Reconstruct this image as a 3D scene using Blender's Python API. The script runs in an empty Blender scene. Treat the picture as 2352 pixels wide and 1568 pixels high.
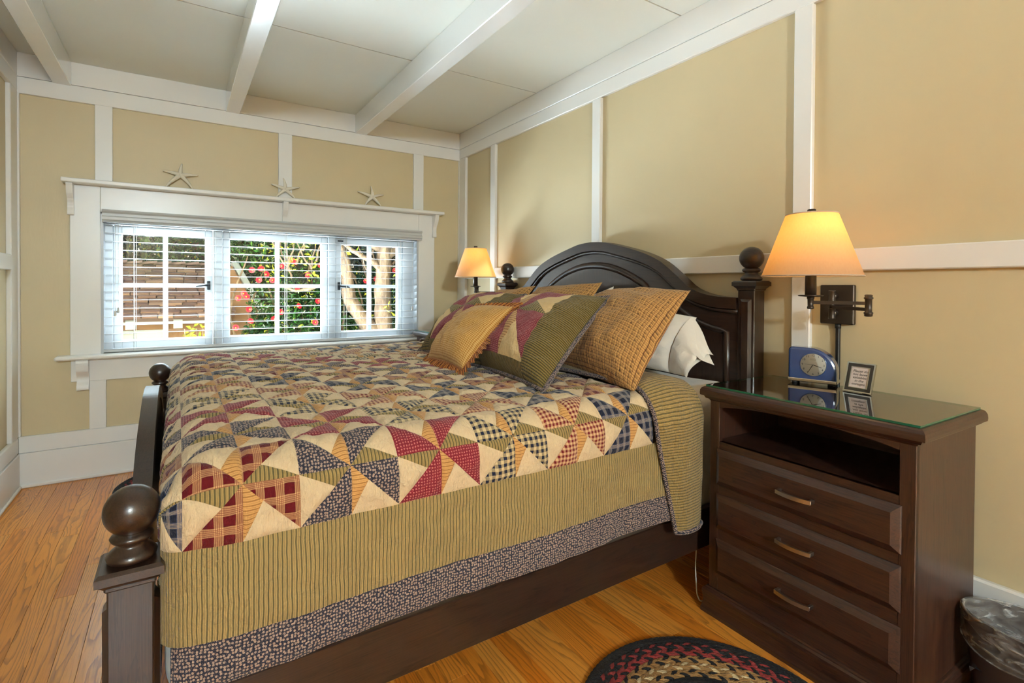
import bpy, bmesh, math, random
import numpy as np
from mathutils import Vector, Matrix, Euler, noise as mnoise

rnd = random.Random(7)
nrs = np.random.RandomState(11)
SC = bpy.context.scene
COL = SC.collection
PI = math.pi

# ------------------------------------------------------------------ camera
W_PX = 2352.0
FOC, CX, CY = 1169.193, 1153.598, 671.032
YAW, PITCH, ROLL = (math.radians(a) for a in (32.50088, -0.61853, 0.32687))
CAM = Vector((0, 0, 1.16))
_f = Vector((math.sin(YAW)*math.cos(PITCH), math.cos(YAW)*math.cos(PITCH), math.sin(PITCH)))
_r = Vector((math.cos(YAW), -math.sin(YAW), 0)); _u = _r.cross(_f)
_c, _s = math.cos(ROLL), math.sin(ROLL)
_R = _c*_r + _s*_u; _U = -_s*_r + _c*_u
cd = bpy.data.cameras.new('camera'); cam = bpy.data.objects.new('camera', cd); COL.objects.link(cam)
cd.sensor_width = 36; cd.sensor_fit = 'HORIZONTAL'; cd.lens = FOC*36/W_PX
cd.shift_x = (1176-CX)/W_PX; cd.shift_y = (CY-784)/W_PX; cd.clip_start = .02; cd.clip_end = 300
M = Matrix.Identity(4)
for i in range(3):
    M[i][0], M[i][1], M[i][2], M[i][3] = _R[i], _U[i], -_f[i], CAM[i]
cam.matrix_world = M
SC.camera = cam

# ------------------------------------------------------------------ sky, sun, added window fill
wd = bpy.data.worlds.new('sky'); SC.world = wd; wd.use_nodes = True
wn = wd.node_tree.nodes; wl = wd.node_tree.links
sky = wn.new('ShaderNodeTexSky'); sky.sky_type = 'NISHITA'; sky.sun_disc = False
sky.sun_elevation = math.radians(38); sky.sun_rotation = math.radians(-55)
sky.air_density = 1.2; sky.dust_density = 1.5
wn['Background'].inputs[1].default_value = 0.10
wl.new(sky.outputs[0], wn['Background'].inputs[0])

def light(name, kind, loc, energy, color=(1, 1, 1), rot=None, size=None, size_y=None, aim=None, parent=None):
    d = bpy.data.lights.new(name, kind); d.energy = energy; d.color = color
    o = bpy.data.objects.new(name, d); COL.objects.link(o); o.location = loc
    if aim is not None:
        o.rotation_euler = Vector(aim).to_track_quat('-Z', 'Y').to_euler()
    if kind == 'AREA':
        d.shape = 'RECTANGLE'; d.size = size; d.size_y = size_y or size
    elif kind == 'SUN': d.angle = math.radians(size or .6)
    elif kind == 'POINT': d.shadow_soft_size = size or .03
    if parent: o.parent = parent
    return o
light('sun', 'SUN', (-6, 9, 8), 1.35, (1.0, .93, .82), size=.8, aim=(.74, -.40, -.54))
# added unseen area lamps boosting the window daylight, above the head and below sill
light('window_fill_high', 'AREA', (.64, 5.0, 2.75), 850, (.70, .87, 1.0), size=3.2, size_y=1.3, aim=(0, -1, -.28))
light('window_fill_low', 'AREA', (-.35, 4.80, .22), 1200, (.74, .89, 1.0), size=2.6, size_y=.8, aim=(.45, -.85, .58))

SC.view_settings.view_transform = 'Standard'; SC.view_settings.look = 'None'
SC.view_settings.gamma = 1; SC.view_settings.use_curve_mapping = False
SC.view_settings.exposure = 0.95
SC.cycles.max_bounces = 8; SC.cycles.diffuse_bounces = 4; SC.cycles.glossy_bounces = 3; SC.cycles.transmission_bounces = 3; SC.cycles.transparent_max_bounces = 10
SC.cycles.caustics_reflective = False; SC.cycles.caustics_refractive = False

# ------------------------------------------------------------------ material helpers
class NT:
    def __init__(s, name):
        s.m = bpy.data.materials.new(name); s.m.use_nodes = True
        s.t = s.m.node_tree; s.t.nodes.clear()
        s.out = s.t.nodes.new('ShaderNodeOutputMaterial')
    def n(s, typ, props=None, **ins):
        nd = s.t.nodes.new('ShaderNode'+typ)
        for k, v in (props or {}).items(): setattr(nd, k, v)
        for k, v in ins.items():
            k = k.replace('_', ' ')
            s.set(nd.inputs[int(k)] if k.isdigit() else nd.inputs[k], v)
        return nd
    def set(s, sock, v):
        if isinstance(v, bpy.types.NodeSocket): s.t.links.new(v, sock)
        elif isinstance(v, bpy.types.Node): s.t.links.new(v.outputs[0], sock)
        else:
            if isinstance(v, (tuple, list)) and len(v) == 3 and sock.type == 'RGBA': v = (*v, 1)
            sock.default_value = v
    def math(s, op, a, b=0.0, c=None, clamp=False):
        nd = s.t.nodes.new('ShaderNodeMath'); nd.operation = op; nd.use_clamp = clamp
        s.set(nd.inputs[0], a); s.set(nd.inputs[1], b)
        if c is not None: s.set(nd.inputs[2], c)
        return nd.outputs[0]
    def mix(s, fac, a, b, mode='MIX'):
        nd = s.t.nodes.new('ShaderNodeMix'); nd.data_type = 'RGBA'; nd.blend_type = mode
        s.set(nd.inputs[0], fac); s.set(nd.inputs[6], a); s.set(nd.inputs[7], b)
        return nd.outputs[2]
    def ramp(s, fac, stops, interp='LINEAR'):
        nd = s.t.nodes.new('ShaderNodeValToRGB'); cr = nd.color_ramp; cr.interpolation = interp
        while len(cr.elements) < len(stops): cr.elements.new(.5)
        for e, (p, c) in zip(cr.elements, stops):
            e.position = p; e.color = (*c, 1) if len(c) == 3 else c
        s.set(nd.inputs[0], fac); return nd.outputs[0]
    def coord(s, kind='Object'): return s.t.nodes.new('ShaderNodeTexCoord').outputs[kind]
    def mapping(s, v, scale=(1, 1, 1), loc=(0, 0, 0), rot=(0, 0, 0)):
        return s.n('Mapping', Vector=v, Scale=scale, Location=loc, Rotation=rot).outputs[0]
    def noise(s, v, scale, detail=3, rough=.55, dist=0.0):
        nd = s.n('TexNoise', Vector=v, Scale=scale, Detail=detail, Roughness=rough, Distortion=dist)
        return nd.outputs[0]
    def sep(s, v):
        nd = s.n('SeparateXYZ', Vector=v); return nd.outputs
    def bump(s, h, strength=.3, dist=.01, normal=None):
        nd = s.n('Bump', Height=h, Strength=strength, Distance=dist)
        if normal is not None: s.set(nd.inputs['Normal'], normal)
        return nd.outputs[0]
    def bsdf(s, color, rough=.5, normal=None, spec=.5, metal=0.0, coat=0.0, coat_rough=.1, sheen=0.0, **kw):
        nd = s.n('BsdfPrincipled'); i = nd.inputs
        s.set(i['Base Color'], color); s.set(i['Roughness'], rough)
        i['Specular IOR Level'].default_value = spec; i['Metallic'].default_value = metal
        i['Coat Weight'].default_value = coat; i['Coat Roughness'].default_value = coat_rough
        i['Sheen Weight'].default_value = sheen
        if normal is not None: s.set(i['Normal'], normal)
        s.t.links.new(nd.outputs[0], s.out.inputs[0]); return nd

def sr(r, g, b):  # sRGB 0..255 -> linear
    f = lambda c: (c/255/12.92) if c/255 <= .04045 else ((c/255+.055)/1.055)**2.4
    return (f(r), f(g), f(b))

MAT = {}
def paint(name, col, rough, bumpy=.06, scale=60, var=.04, spec=.5, coat=0, cr=.25):
    t = NT(name); co = t.coord()
    n1 = t.noise(co, 3.0, 3); n2 = t.noise(t.mapping(co, (1, 1, .25)), scale, 2)
    c = t.mix(n1, tuple(x*(1-var) for x in col), tuple(min(1, x*(1+var)) for x in col))
    t.bsdf(c, rough, t.bump(n2, bumpy, .004), spec=spec, coat=coat, coat_rough=cr)
    MAT[name] = t.m; return t.m
paint('cream_wall', sr(209, 191, 153), .45, .10, 90)
paint('white_trim', sr(236, 233, 228), .28, .05, 40, .02)
paint('beam_white', sr(238, 238, 236), .16, .06, 30, .02, .6, .9, .10)
paint('ceiling_paint', sr(238, 238, 228), .5, .04, 60, .02)
paint('sash_white', sr(190, 193, 196), .30, .03, 40, .01)
paint('blind_white', sr(196, 197, 196), .35, .02, 40, .01)
paint('starfish_white', sr(244, 234, 214), .8, 1.0, 400, .08)
paint('white_plastic', sr(215, 212, 205), .4, .02)
paint('dark_gap', sr(52, 44, 34), .8)
paint('outer_wall', sr(150, 110, 78), .8, .3, 30, .1)
paint('outer_trim', sr(200, 205, 200), .6)
paint('exterior_siding', sr(190, 180, 160), .8)
paint('ground_soil', sr(110, 100, 78), .95, .6, 8, .3)

def wood(name, base, dark, rough, gscale=1.0, axis='Z', coat=.3, contrast=.6, coat_rough=.18):
    t = NT(name); co = t.coord()
    rndv = t.n('ObjectInfo').outputs['Random']
    off = t.n('CombineXYZ', X=t.math('MULTIPLY', rndv, 13.0), Y=t.math('MULTIPLY', rndv, 7.0), Z=t.math('MULTIPLY', rndv, 5.0)).outputs[0]
    co = t.n('VectorMath', {'operation': 'ADD'}, **{'0': co, '1': off}).outputs[0]
    st = {'X': (.08, 1, 1), 'Y': (1, .08, 1), 'Z': (1, 1, .08)}[axis]
    v = t.mapping(co, tuple(gscale*k for k in st))
    big = t.noise(v, 22, 4, .55, 1.0)
    fine = t.noise(t.mapping(co, tuple(gscale*k for k in {'X': (.02, 1, 1), 'Y': (1, .02, 1), 'Z': (1, 1, .02)}[axis])), 380, 3, .65)
    ring = t.math('FRACT', t.math('MULTIPLY', big, 7.0))
    ringm = t.ramp(ring, [(0, (0, 0, 0)), (.75, (.35,)*3), (.95, (1, 1, 1)), (1, (0, 0, 0))])
    f = t.math('ADD', t.math('MULTIPLY', ringm, .30), t.math('MULTIPLY', fine, .95))
    f = t.ramp(f, [(.25, (0, 0, 0)), (.85, (1, 1, 1))])
    c = t.mix(t.math('MULTIPLY', f, contrast), base, dark)
    t.bsdf(c, rough, t.bump(fine, .12, .003), coat=coat, coat_rough=coat_rough)
    MAT[name] = t.m; return t.m
B1, B2 = sr(58, 38, 28), sr(17, 11, 9)
for ax in 'XYZ':
    wood('bed_wood_'+ax.lower(), B1, B2, .32, 1.0, ax, .32, .92, .16)
    wood('stand_wood_'+ax.lower(), sr(74, 44, 30), sr(22, 13, 11), .40, 1.0, ax, .22, .92)
paint('cavity_dark', sr(30, 24, 22), .7)

tb_ = NT('fill_glow'); em = tb_.n('Emission', Color=(.70, .88, 1, 1), Strength=455.0); tb_.t.links.new(em.outputs[0], tb_.out.inputs[0]); MAT['fill_glow'] = tb_.m  # emission of the added fill globe behind the camera
def floor_wood():
    t = NT('oak_floor'); co = t.coord()
    r = t.n('ObjectInfo').outputs['Random']
    off = t.n('CombineXYZ', X=t.math('MULTIPLY', r, 31.0), Y=t.math('MULTIPLY', r, 57.0), Z=0.0).outputs[0]
    co = t.n('VectorMath', {'operation': 'ADD'}, **{'0': co, '1': off}).outputs[0]
    sx = t.sep(co)
    big = t.noise(t.mapping(co, (1, .085, 1)), 9, 2, .5, .3)
    wig = t.noise(t.mapping(co, (1, .25, 1)), 40, 2, .5)
    ring = t.math('FRACT', t.math('ADD', t.math('ADD', t.math('MULTIPLY', sx[0], 62.0), t.math('MULTIPLY', big, 15.0)), t.math('MULTIPLY', wig, .8)))
    line = t.ramp(ring, [(0, (.0,)*3), (.55, (.10,)*3), (.84, (.85,)*3), (.93, (1, 1, 1)), (1, (0, 0, 0))])
    pores = t.noise(t.mapping(co, (1, .035, 1)), 230, 3, .65)
    por = t.ramp(pores, [(.50, (0, 0, 0)), (.70, (1, 1, 1))])
    tone = t.ramp(r, [(0, sr(238, 160, 64)), (.3, sr(230, 144, 50)), (.55, sr(244, 174, 80)), (.8, sr(220, 132, 42)), (1, sr(234, 152, 56))])
    blot = t.noise(co, 3.2, 2)
    tone = t.mix(t.math('MULTIPLY', blot, .35), tone, sr(212, 122, 34))
    f = t.math('ADD', t.math('MULTIPLY', line, .62), t.math('MULTIPLY', por, .36), clamp=True)
    c = t.mix(t.math('MULTIPLY', f, .80), tone, sr(112, 54, 14))
    t.bsdf(c, .34, t.bump(t.math('SUBTRACT', 1.0, f), .10, .002), coat=.22, coat_rough=.2)
    MAT['oak_floor'] = t.m
floor_wood()

def simple(name, col, rough=.5, metal=0, spec=.5, coat=0, emit=None, estr=0, sheen=0):
    t = NT(name); n1 = t.noise(t.coord(), 40, 2)
    c = t.mix(n1, tuple(x*.93 for x in col), tuple(min(1, x*1.07) for x in col))
    b = t.bsdf(c, rough, spec=spec, metal=metal, coat=coat, sheen=sheen)
    if emit: b.inputs['Emission Color'].default_value = (*emit, 1); b.inputs['Emission Strength'].default_value = estr
    MAT[name] = t.m; return t.m
simple('bronze', sr(62, 52, 44), .38, .55)
simple('brushed_nickel', sr(190, 188, 184), .28, 1.0)
simple('black_iron', sr(38, 40, 42), .5, .4)
simple('black_rubber', sr(22, 21, 21), .5)
simple('chrome', sr(206, 204, 198), .16, 1.0)
simple('clock_blue', sr(38, 66, 118), .14, 0, .6, 1.0)
simple('clock_face', sr(224, 216, 200), .5)
simple('print_black', sr(40, 36, 34), .6)
simple('frame_black', sr(44, 36, 32), .25, 0, .5, .6)
simple('frame_paper', sr(226, 208, 200), .6)
simple('bin_brown', sr(52, 36, 30), .4)
simple('bag_dark', sr(52, 58, 66), .3)
simple('white_cord', sr(215, 210, 200), .5)
simple('shade_trim', sr(190, 170, 150), .8)
simple('petal_red', sr(176, 20, 40), .5)
simple('stamen_yellow', sr(230, 190, 60), .6)
simple('shingle_edge', sr(96, 76, 70), .9)

def linen():
    t = NT('white_linen'); co = t.coord()
    w = t.noise(co, 18, 4, .6, .4); f = t.noise(co, 600, 1)
    t.bsdf(sr(232, 226, 214), .85, t.bump(f, .15, .001, t.bump(w, .25, .02)), spec=.2, sheen=.2)
    MAT['white_linen'] = t.m
linen()

def shade_mat():
    t = NT('lamp_shade_fabric'); co = t.coord()
    f = t.noise(t.mapping(co, (1, 1, .15)), 220, 3)
    c = t.mix(f, sr(190, 176, 162), sr(202, 188, 172))
    d = t.n('BsdfDiffuse', Color=c); tr = t.n('BsdfTranslucent', Color=t.mix(f, sr(248, 184, 92), sr(252, 198, 110)))
    mx = t.n('MixShader', Fac=.60); t.set(mx.inputs[1], d); t.set(mx.inputs[2], tr)
    t.t.links.new(mx.outputs[0], t.out.inputs[0]); MAT['lamp_shade_fabric'] = t.m
shade_mat()

def glass_mat(name, tint, gloss=1.0, rough=0.0, base=0.0):
    t = NT(name)
    fr = t.n('Fresnel', IOR=1.5); fac = t.math('ADD', t.math('MULTIPLY', fr.outputs[0], gloss), base, clamp=True)
    tr = t.n('BsdfTransparent', Color=tint); gl = t.n('BsdfGlossy', Color=(1, 1, 1), Roughness=rough)
    mx = t.n('MixShader', Fac=fac); t.set(mx.inputs[1], tr); t.set(mx.inputs[2], gl)
    t.t.links.new(mx.outputs[0], t.out.inputs[0]); MAT[name] = t.m
glass_mat('window_glass', (.97, .985, .98), .55)
glass_mat('table_glass', (.80, .86, .80), 1.35, 0.0, .02)
glass_mat('clock_glass', (.98, .98, .98), .8)
t = NT('glass_edge'); t.bsdf(sr(16, 96, 68), .08, spec=.6, coat=.5); MAT['glass_edge'] = t.m
def plastic_film():
    t = NT('plastic_film'); co = t.coord()
    w = t.noise(t.mapping(co, (1, 1, 2.6)), 16, 4, .55, 1.2)
    nb = t.bump(w, .6, .03)
    tr = t.n('BsdfTransparent', Color=(.86, .86, .86)); gl = t.n('BsdfPrincipled')
    gl.inputs['Base Color'].default_value = (.62, .60, .57, 1); gl.inputs['Roughness'].default_value = .22
    t.set(gl.inputs['Normal'], nb)
    fac = t.ramp(w, [(.38, (.10,)*3), (.55, (.30,)*3), (.68, (.75,)*3)])
    mx = t.n('MixShader', Fac=fac); t.set(mx.inputs[1], tr); t.set(mx.inputs[2], gl)
    t.t.links.new(mx.outputs[0], t.out.inputs[0]); MAT['plastic_film'] = t.m
plastic_film()

# ---------------- fabrics, all in UV metres
def fabric(name, colorfn, wrinkle=.35, wscale=26, weave=700, rough=.9, sheen=.15):
    t = NT(name); uv = t.coord('UV'); s = t.sep(uv)
    u, v = s[0], s[1]
    wob = t.noise(uv, 14, 2); k = t.math('MULTIPLY', t.math('SUBTRACT', wob, .5), .006)
    u = t.math('ADD', u, k); v = t.math('ADD', v, k)
    c = colorfn(t, uv, u, v)
    th = t.noise(uv, weave, 1); c = t.mix(t.math('MULTIPLY', t.math('SUBTRACT', th, .35), .5, clamp=True), c, t.mix(.35, c, (0, 0, 0), 'MIX'))
    wrinkle *= 1.7
    pk = t.noise(t.mapping(uv, (1, 1, 1)), wscale, 4, .62, .6)
    pk2 = t.noise(t.mapping(uv, (2.2, .7, 1)), wscale*3.2, 2)
    h = t.math('ADD', pk, t.math('MULTIPLY', pk2, .45))
    t.bsdf(c, rough, t.bump(th, .12, .0008, t.bump(h, wrinkle, .012)), spec=.15, sheen=sheen)
    MAT[name] = t.m
def band(t, x, period, duty, off=0.0):
    f = t.math('FRACT', t.math('ADD', t.math('DIVIDE', x, period), off))
    return t.math('LESS_THAN', f, duty)
def stripes(c1, c2, period, duty, axis='u', c3=None):
    def fn(t, uv, u, v):
        x = u if axis == 'u' else v
        c = t.mix(band(t, x, period, duty), c1, c2)
        if c3 is not None: c = t.mix(t.math('MULTIPLY', band(t, x, period, .10, .42), .8), c, c3)
        else: c = t.mix(t.math('MULTIPLY', band(t, x, period, .10, .42), .6), c, c2)
        return c
    return fn
def gingham(c1, c2, size):
    def fn(t, uv, u, v):
        a, b = band(t, u, size, .5), band(t, v, size, .5)
        return t.mix(t.math('MULTIPLY', t.math('ADD', a, b), .5), c1, c2)
    return fn
def plaid(bg, dk, ln, size):
    def fn(t, uv, u, v):
        a, b = band(t, u, size, .56), band(t, v, size, .56)
        c = t.mix(t.math('MULTIPLY', t.math('ADD', a, b), .42), bg, dk)
        c = t.mix(t.math('MULTIPLY', a, b), c, tuple(k*.8 for k in dk))
        for off in (.62, .71, .80, .89):
            l = t.math('MAXIMUM', band(t, u, size, .035, -off), band(t, v, size, .035, -off))
            c = t.mix(t.math('MULTIPLY', l, .75), c, ln)
        return c
    return fn
def floral(bg, dot, scale, r=.30, rnd_=.6):
    def fn(t, uv, u, v):
        vo = t.n('TexVoronoi', {'feature': 'F1', 'voronoi_dimensions': '2D'}, Vector=uv, Scale=scale, Randomness=rnd_)
        d = vo.outputs['Distance']
        petal = t.noise(uv, scale*3.0, 1); d = t.math('ADD', d, t.math('MULTIPLY', t.math('SUBTRACT', petal, .5), .22))
        m = t.ramp(d, [(r-.03, (1, 1, 1)), (r+.03, (0, 0, 0))])
        v2 = t.n('TexVoronoi', {'feature': 'F1', 'voronoi_dimensions': '2D'}, Vector=uv, Scale=scale*1.9, Randomness=.9)
        m2 = t.ramp(v2.outputs['Distance'], [(.10, (.7,)*3), (.16, (0, 0, 0))])
        core = t.ramp(d, [(.05, (.8,)*3), (.09, (0, 0, 0))])
        return t.mix(core, t.mix(m, t.mix(m2, bg, dot), dot), bg)
    return fn
def grid_check(bg, blot, ln, size):
    def fn(t, uv, u, v):
        l = t.math('MAXIMUM', band(t, u, size, .16), band(t, v, size, .16))
        a, b = band(t, u, size*2, .42, .04), band(t, v, size*2, .42, .04)
        c = t.mix(t.math('MULTIPLY', t.math('ADD', a, b), .10), bg, blot)
        k = t.ramp(t.noise(uv, 45, 2), [(.35, (.15,)*3), (.65, (.75,)*3)])
        c = t.mix(t.math('MULTIPLY', t.math('MULTIPLY', a, b), k), c, blot)
        return t.mix(t.math('MULTIPLY', l, .85), c, ln)
    return fn
NAVY, DNAVY, CREAM, RED, DRED = sr(46, 47, 60), sr(28, 33, 54), sr(214, 180, 130), sr(128, 30, 38), sr(104, 18, 26)
OLIVE, OLD, TAN = sr(176, 146, 84), sr(82, 74, 46), sr(202, 150, 84)
fabric('cream_cotton', lambda t, uv, u, v: t.mix(t.noise(uv, 60, 3), sr(204, 178, 140), sr(222, 200, 164)), .5)
fabric('navy_floral', floral(NAVY, sr(172, 146, 130), 145, .33, .55), .5)
fabric('navy_gingham', gingham(sr(210, 186, 140), DNAVY, .018), .45)
fabric('navy_plaid', plaid(sr(70, 78, 104), DNAVY, sr(180, 160, 130), .03), .45)
fabric('red_plaid', plaid(sr(204, 160, 112), DRED, sr(120, 50, 40), .038), .45)
fabric('red_floral', floral(sr(122, 30, 44), sr(196, 120, 112), 140, .25, .15), .4)
fabric('red_gingham', gingham(sr(212, 172, 128), sr(112, 22, 30), .013), .45)
fabric('tan_ticking', stripes(sr(208, 158, 96), sr(160, 112, 62), .0085, .28, 'v'), .4)
fabric('olive_ticking', stripes(sr(164, 138, 86), sr(98, 88, 56), .0085, .38, 'u'), .4)
fabric('olive_border', stripes(sr(166, 141, 92), sr(100, 91, 60), .0092, .30, 'u', sr(120, 106, 70)), .6, 18)
fabric('lining_ticking', stripes(sr(166, 138, 84), sr(104, 90, 54), .0096, .40, 'v', sr(118, 102, 62)), .7, 26)
fabric('sham_olive', stripes(sr(134, 112, 58), sr(66, 58, 30), .0092, .45, 'v', sr(84, 72, 40)), .6, 30)
fabric('sham_olive_across', stripes(sr(134, 112, 58), sr(66, 58, 30), .0092, .45, 'u', sr(84, 72, 40)), .6, 30)
fabric('sham_red', floral(sr(118, 32, 48), sr(190, 122, 118), 135, .25, .12), .45)
fabric('sham_cream', lambda t, uv, u, v: t.mix(t.noise(uv, 60, 3), sr(206, 174, 122), sr(220, 190, 140)), .5)
fabric('sham_olive_kite', stripes(sr(158, 136, 86), sr(80, 72, 44), .011, .45, 'u'), .3)
fabric('sham_tan_kite', stripes(sr(206, 164, 112), sr(150, 108, 68), .012, .42, 'v'), .3)
fabric('brown_check', grid_check(sr(196, 148, 88), sr(66, 48, 30), sr(84, 44, 24), .0092), .5, 16)
fabric('sham_back', lambda t, uv, u, v: t.mix(t.noise(uv, 30, 2), sr(150, 96, 52), sr(170, 112, 62)), .5)
fabric('gold_gingham', gingham(sr(216, 176, 112), sr(168, 114, 44), .0078), .4, 14)
fabric('ruffle_plaid', stripes(sr(204, 132, 62), sr(96, 44, 22), .007, .4, 'u', sr(70, 36, 24)), .3)
fabric('orange_stripe', stripes(sr(176, 108, 52), sr(108, 62, 30), .010, .4, 'v'), .5)
fabric('braid_black', lambda t, uv, u, v: t.mix(t.noise(uv, 160, 2), sr(18, 18, 24), sr(34, 32, 36)), .8, 60)
fabric('braid_red', lambda t, uv, u, v: t.mix(t.noise(uv, 160, 2), sr(158, 46, 48), sr(182, 66, 64)), .8, 60)
fabric('braid_tan', lambda t, uv, u, v: t.mix(t.noise(uv, 160, 2), sr(176, 130, 76), sr(196, 150, 92)), .8, 60)
fabric('braid_cream', lambda t, uv, u, v: t.mix(t.noise(uv, 160, 2), sr(238, 210, 162), sr(248, 226, 182)), .8, 60)

def leaf_mat(name, c1, c2, gloss=.35):
    t = NT(name)
    r = t.n('TexWhiteNoise', {'noise_dimensions': '3D'}, Vector=t.n('VectorMath', {'operation': 'SNAP'}, **{'0': t.coord(), '1': (.06, .06, .06)}).outputs[0]).outputs[0]
    c = t.ramp(r, [(0, c1), (.7, c2), (.93, tuple(min(1, x*2.4) for x in c2)), (1, sr(196, 190, 60))])
    b = t.n('BsdfPrincipled'); t.set(b.inputs['Base Color'], c); b.inputs['Roughness'].default_value = gloss
    tr = t.n('BsdfTranslucent', Color=c); mx = t.n('MixShader', Fac=.25); t.set(mx.inputs[1], b); t.set(mx.inputs[2], tr)
    t.t.links.new(mx.outputs[0], t.out.inputs[0]); MAT[name] = t.m
leaf_mat('camellia_leaf', sr(16, 38, 18), sr(40, 76, 32), .16)
leaf_mat('tree_leaf', sr(26, 58, 32), sr(62, 104, 48), .5)
leaf_mat('lime_leaf', sr(96, 124, 28), sr(170, 168, 40), .5)
leaf_mat('dark_leaf', sr(14, 38, 30), sr(28, 62, 42), .4)
def bark():
    t = NT('bark'); co = t.coord(); n1 = t.noise(t.mapping(co, (1, 1, .4)), 14, 5, .65, .5)
    c = t.ramp(n1, [(.3, sr(60, 46, 36)), (.55, sr(100, 80, 62)), (.75, sr(138, 118, 96))])
    t.bsdf(c, .9, t.bump(n1, .8, .03)); MAT['bark'] = t.m
bark()
def shingle():
    t = NT('shingle'); r = t.n('ObjectInfo').outputs['Random']
    c = t.ramp(r, [(0, sr(92, 68, 62)), (.35, sr(136, 102, 88)), (.65, sr(112, 82, 76)), (1, sr(178, 140, 114))])
    n1 = t.noise(t.coord(), 30, 4); c = t.mix(t.math('MULTIPLY', n1, .5), c, sr(88, 66, 60))
    t.bsdf(c, .9, t.bump(n1, .4, .01)); MAT['shingle'] = t.m
shingle()

# ------------------------------------------------------------------ object helpers
def link(o, parent=None):
    COL.objects.link(o)
    if parent is not None: o.parent = parent
    return o
def tag(o, label=None, cat=None, group=None, kind=None):
    if label: o['label'] = label
    if cat: o['category'] = cat
    if group: o['group'] = group
    if kind: o['kind'] = kind
    return o
def empty(name, loc=(0, 0, 0), rz=0, label=None, cat=None, group=None):
    o = bpy.data.objects.new(name, None); o.location = loc; o.rotation_euler = (0, 0, rz); o.empty_display_size = .05
    link(o); return tag(o, label, cat, group)

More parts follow.
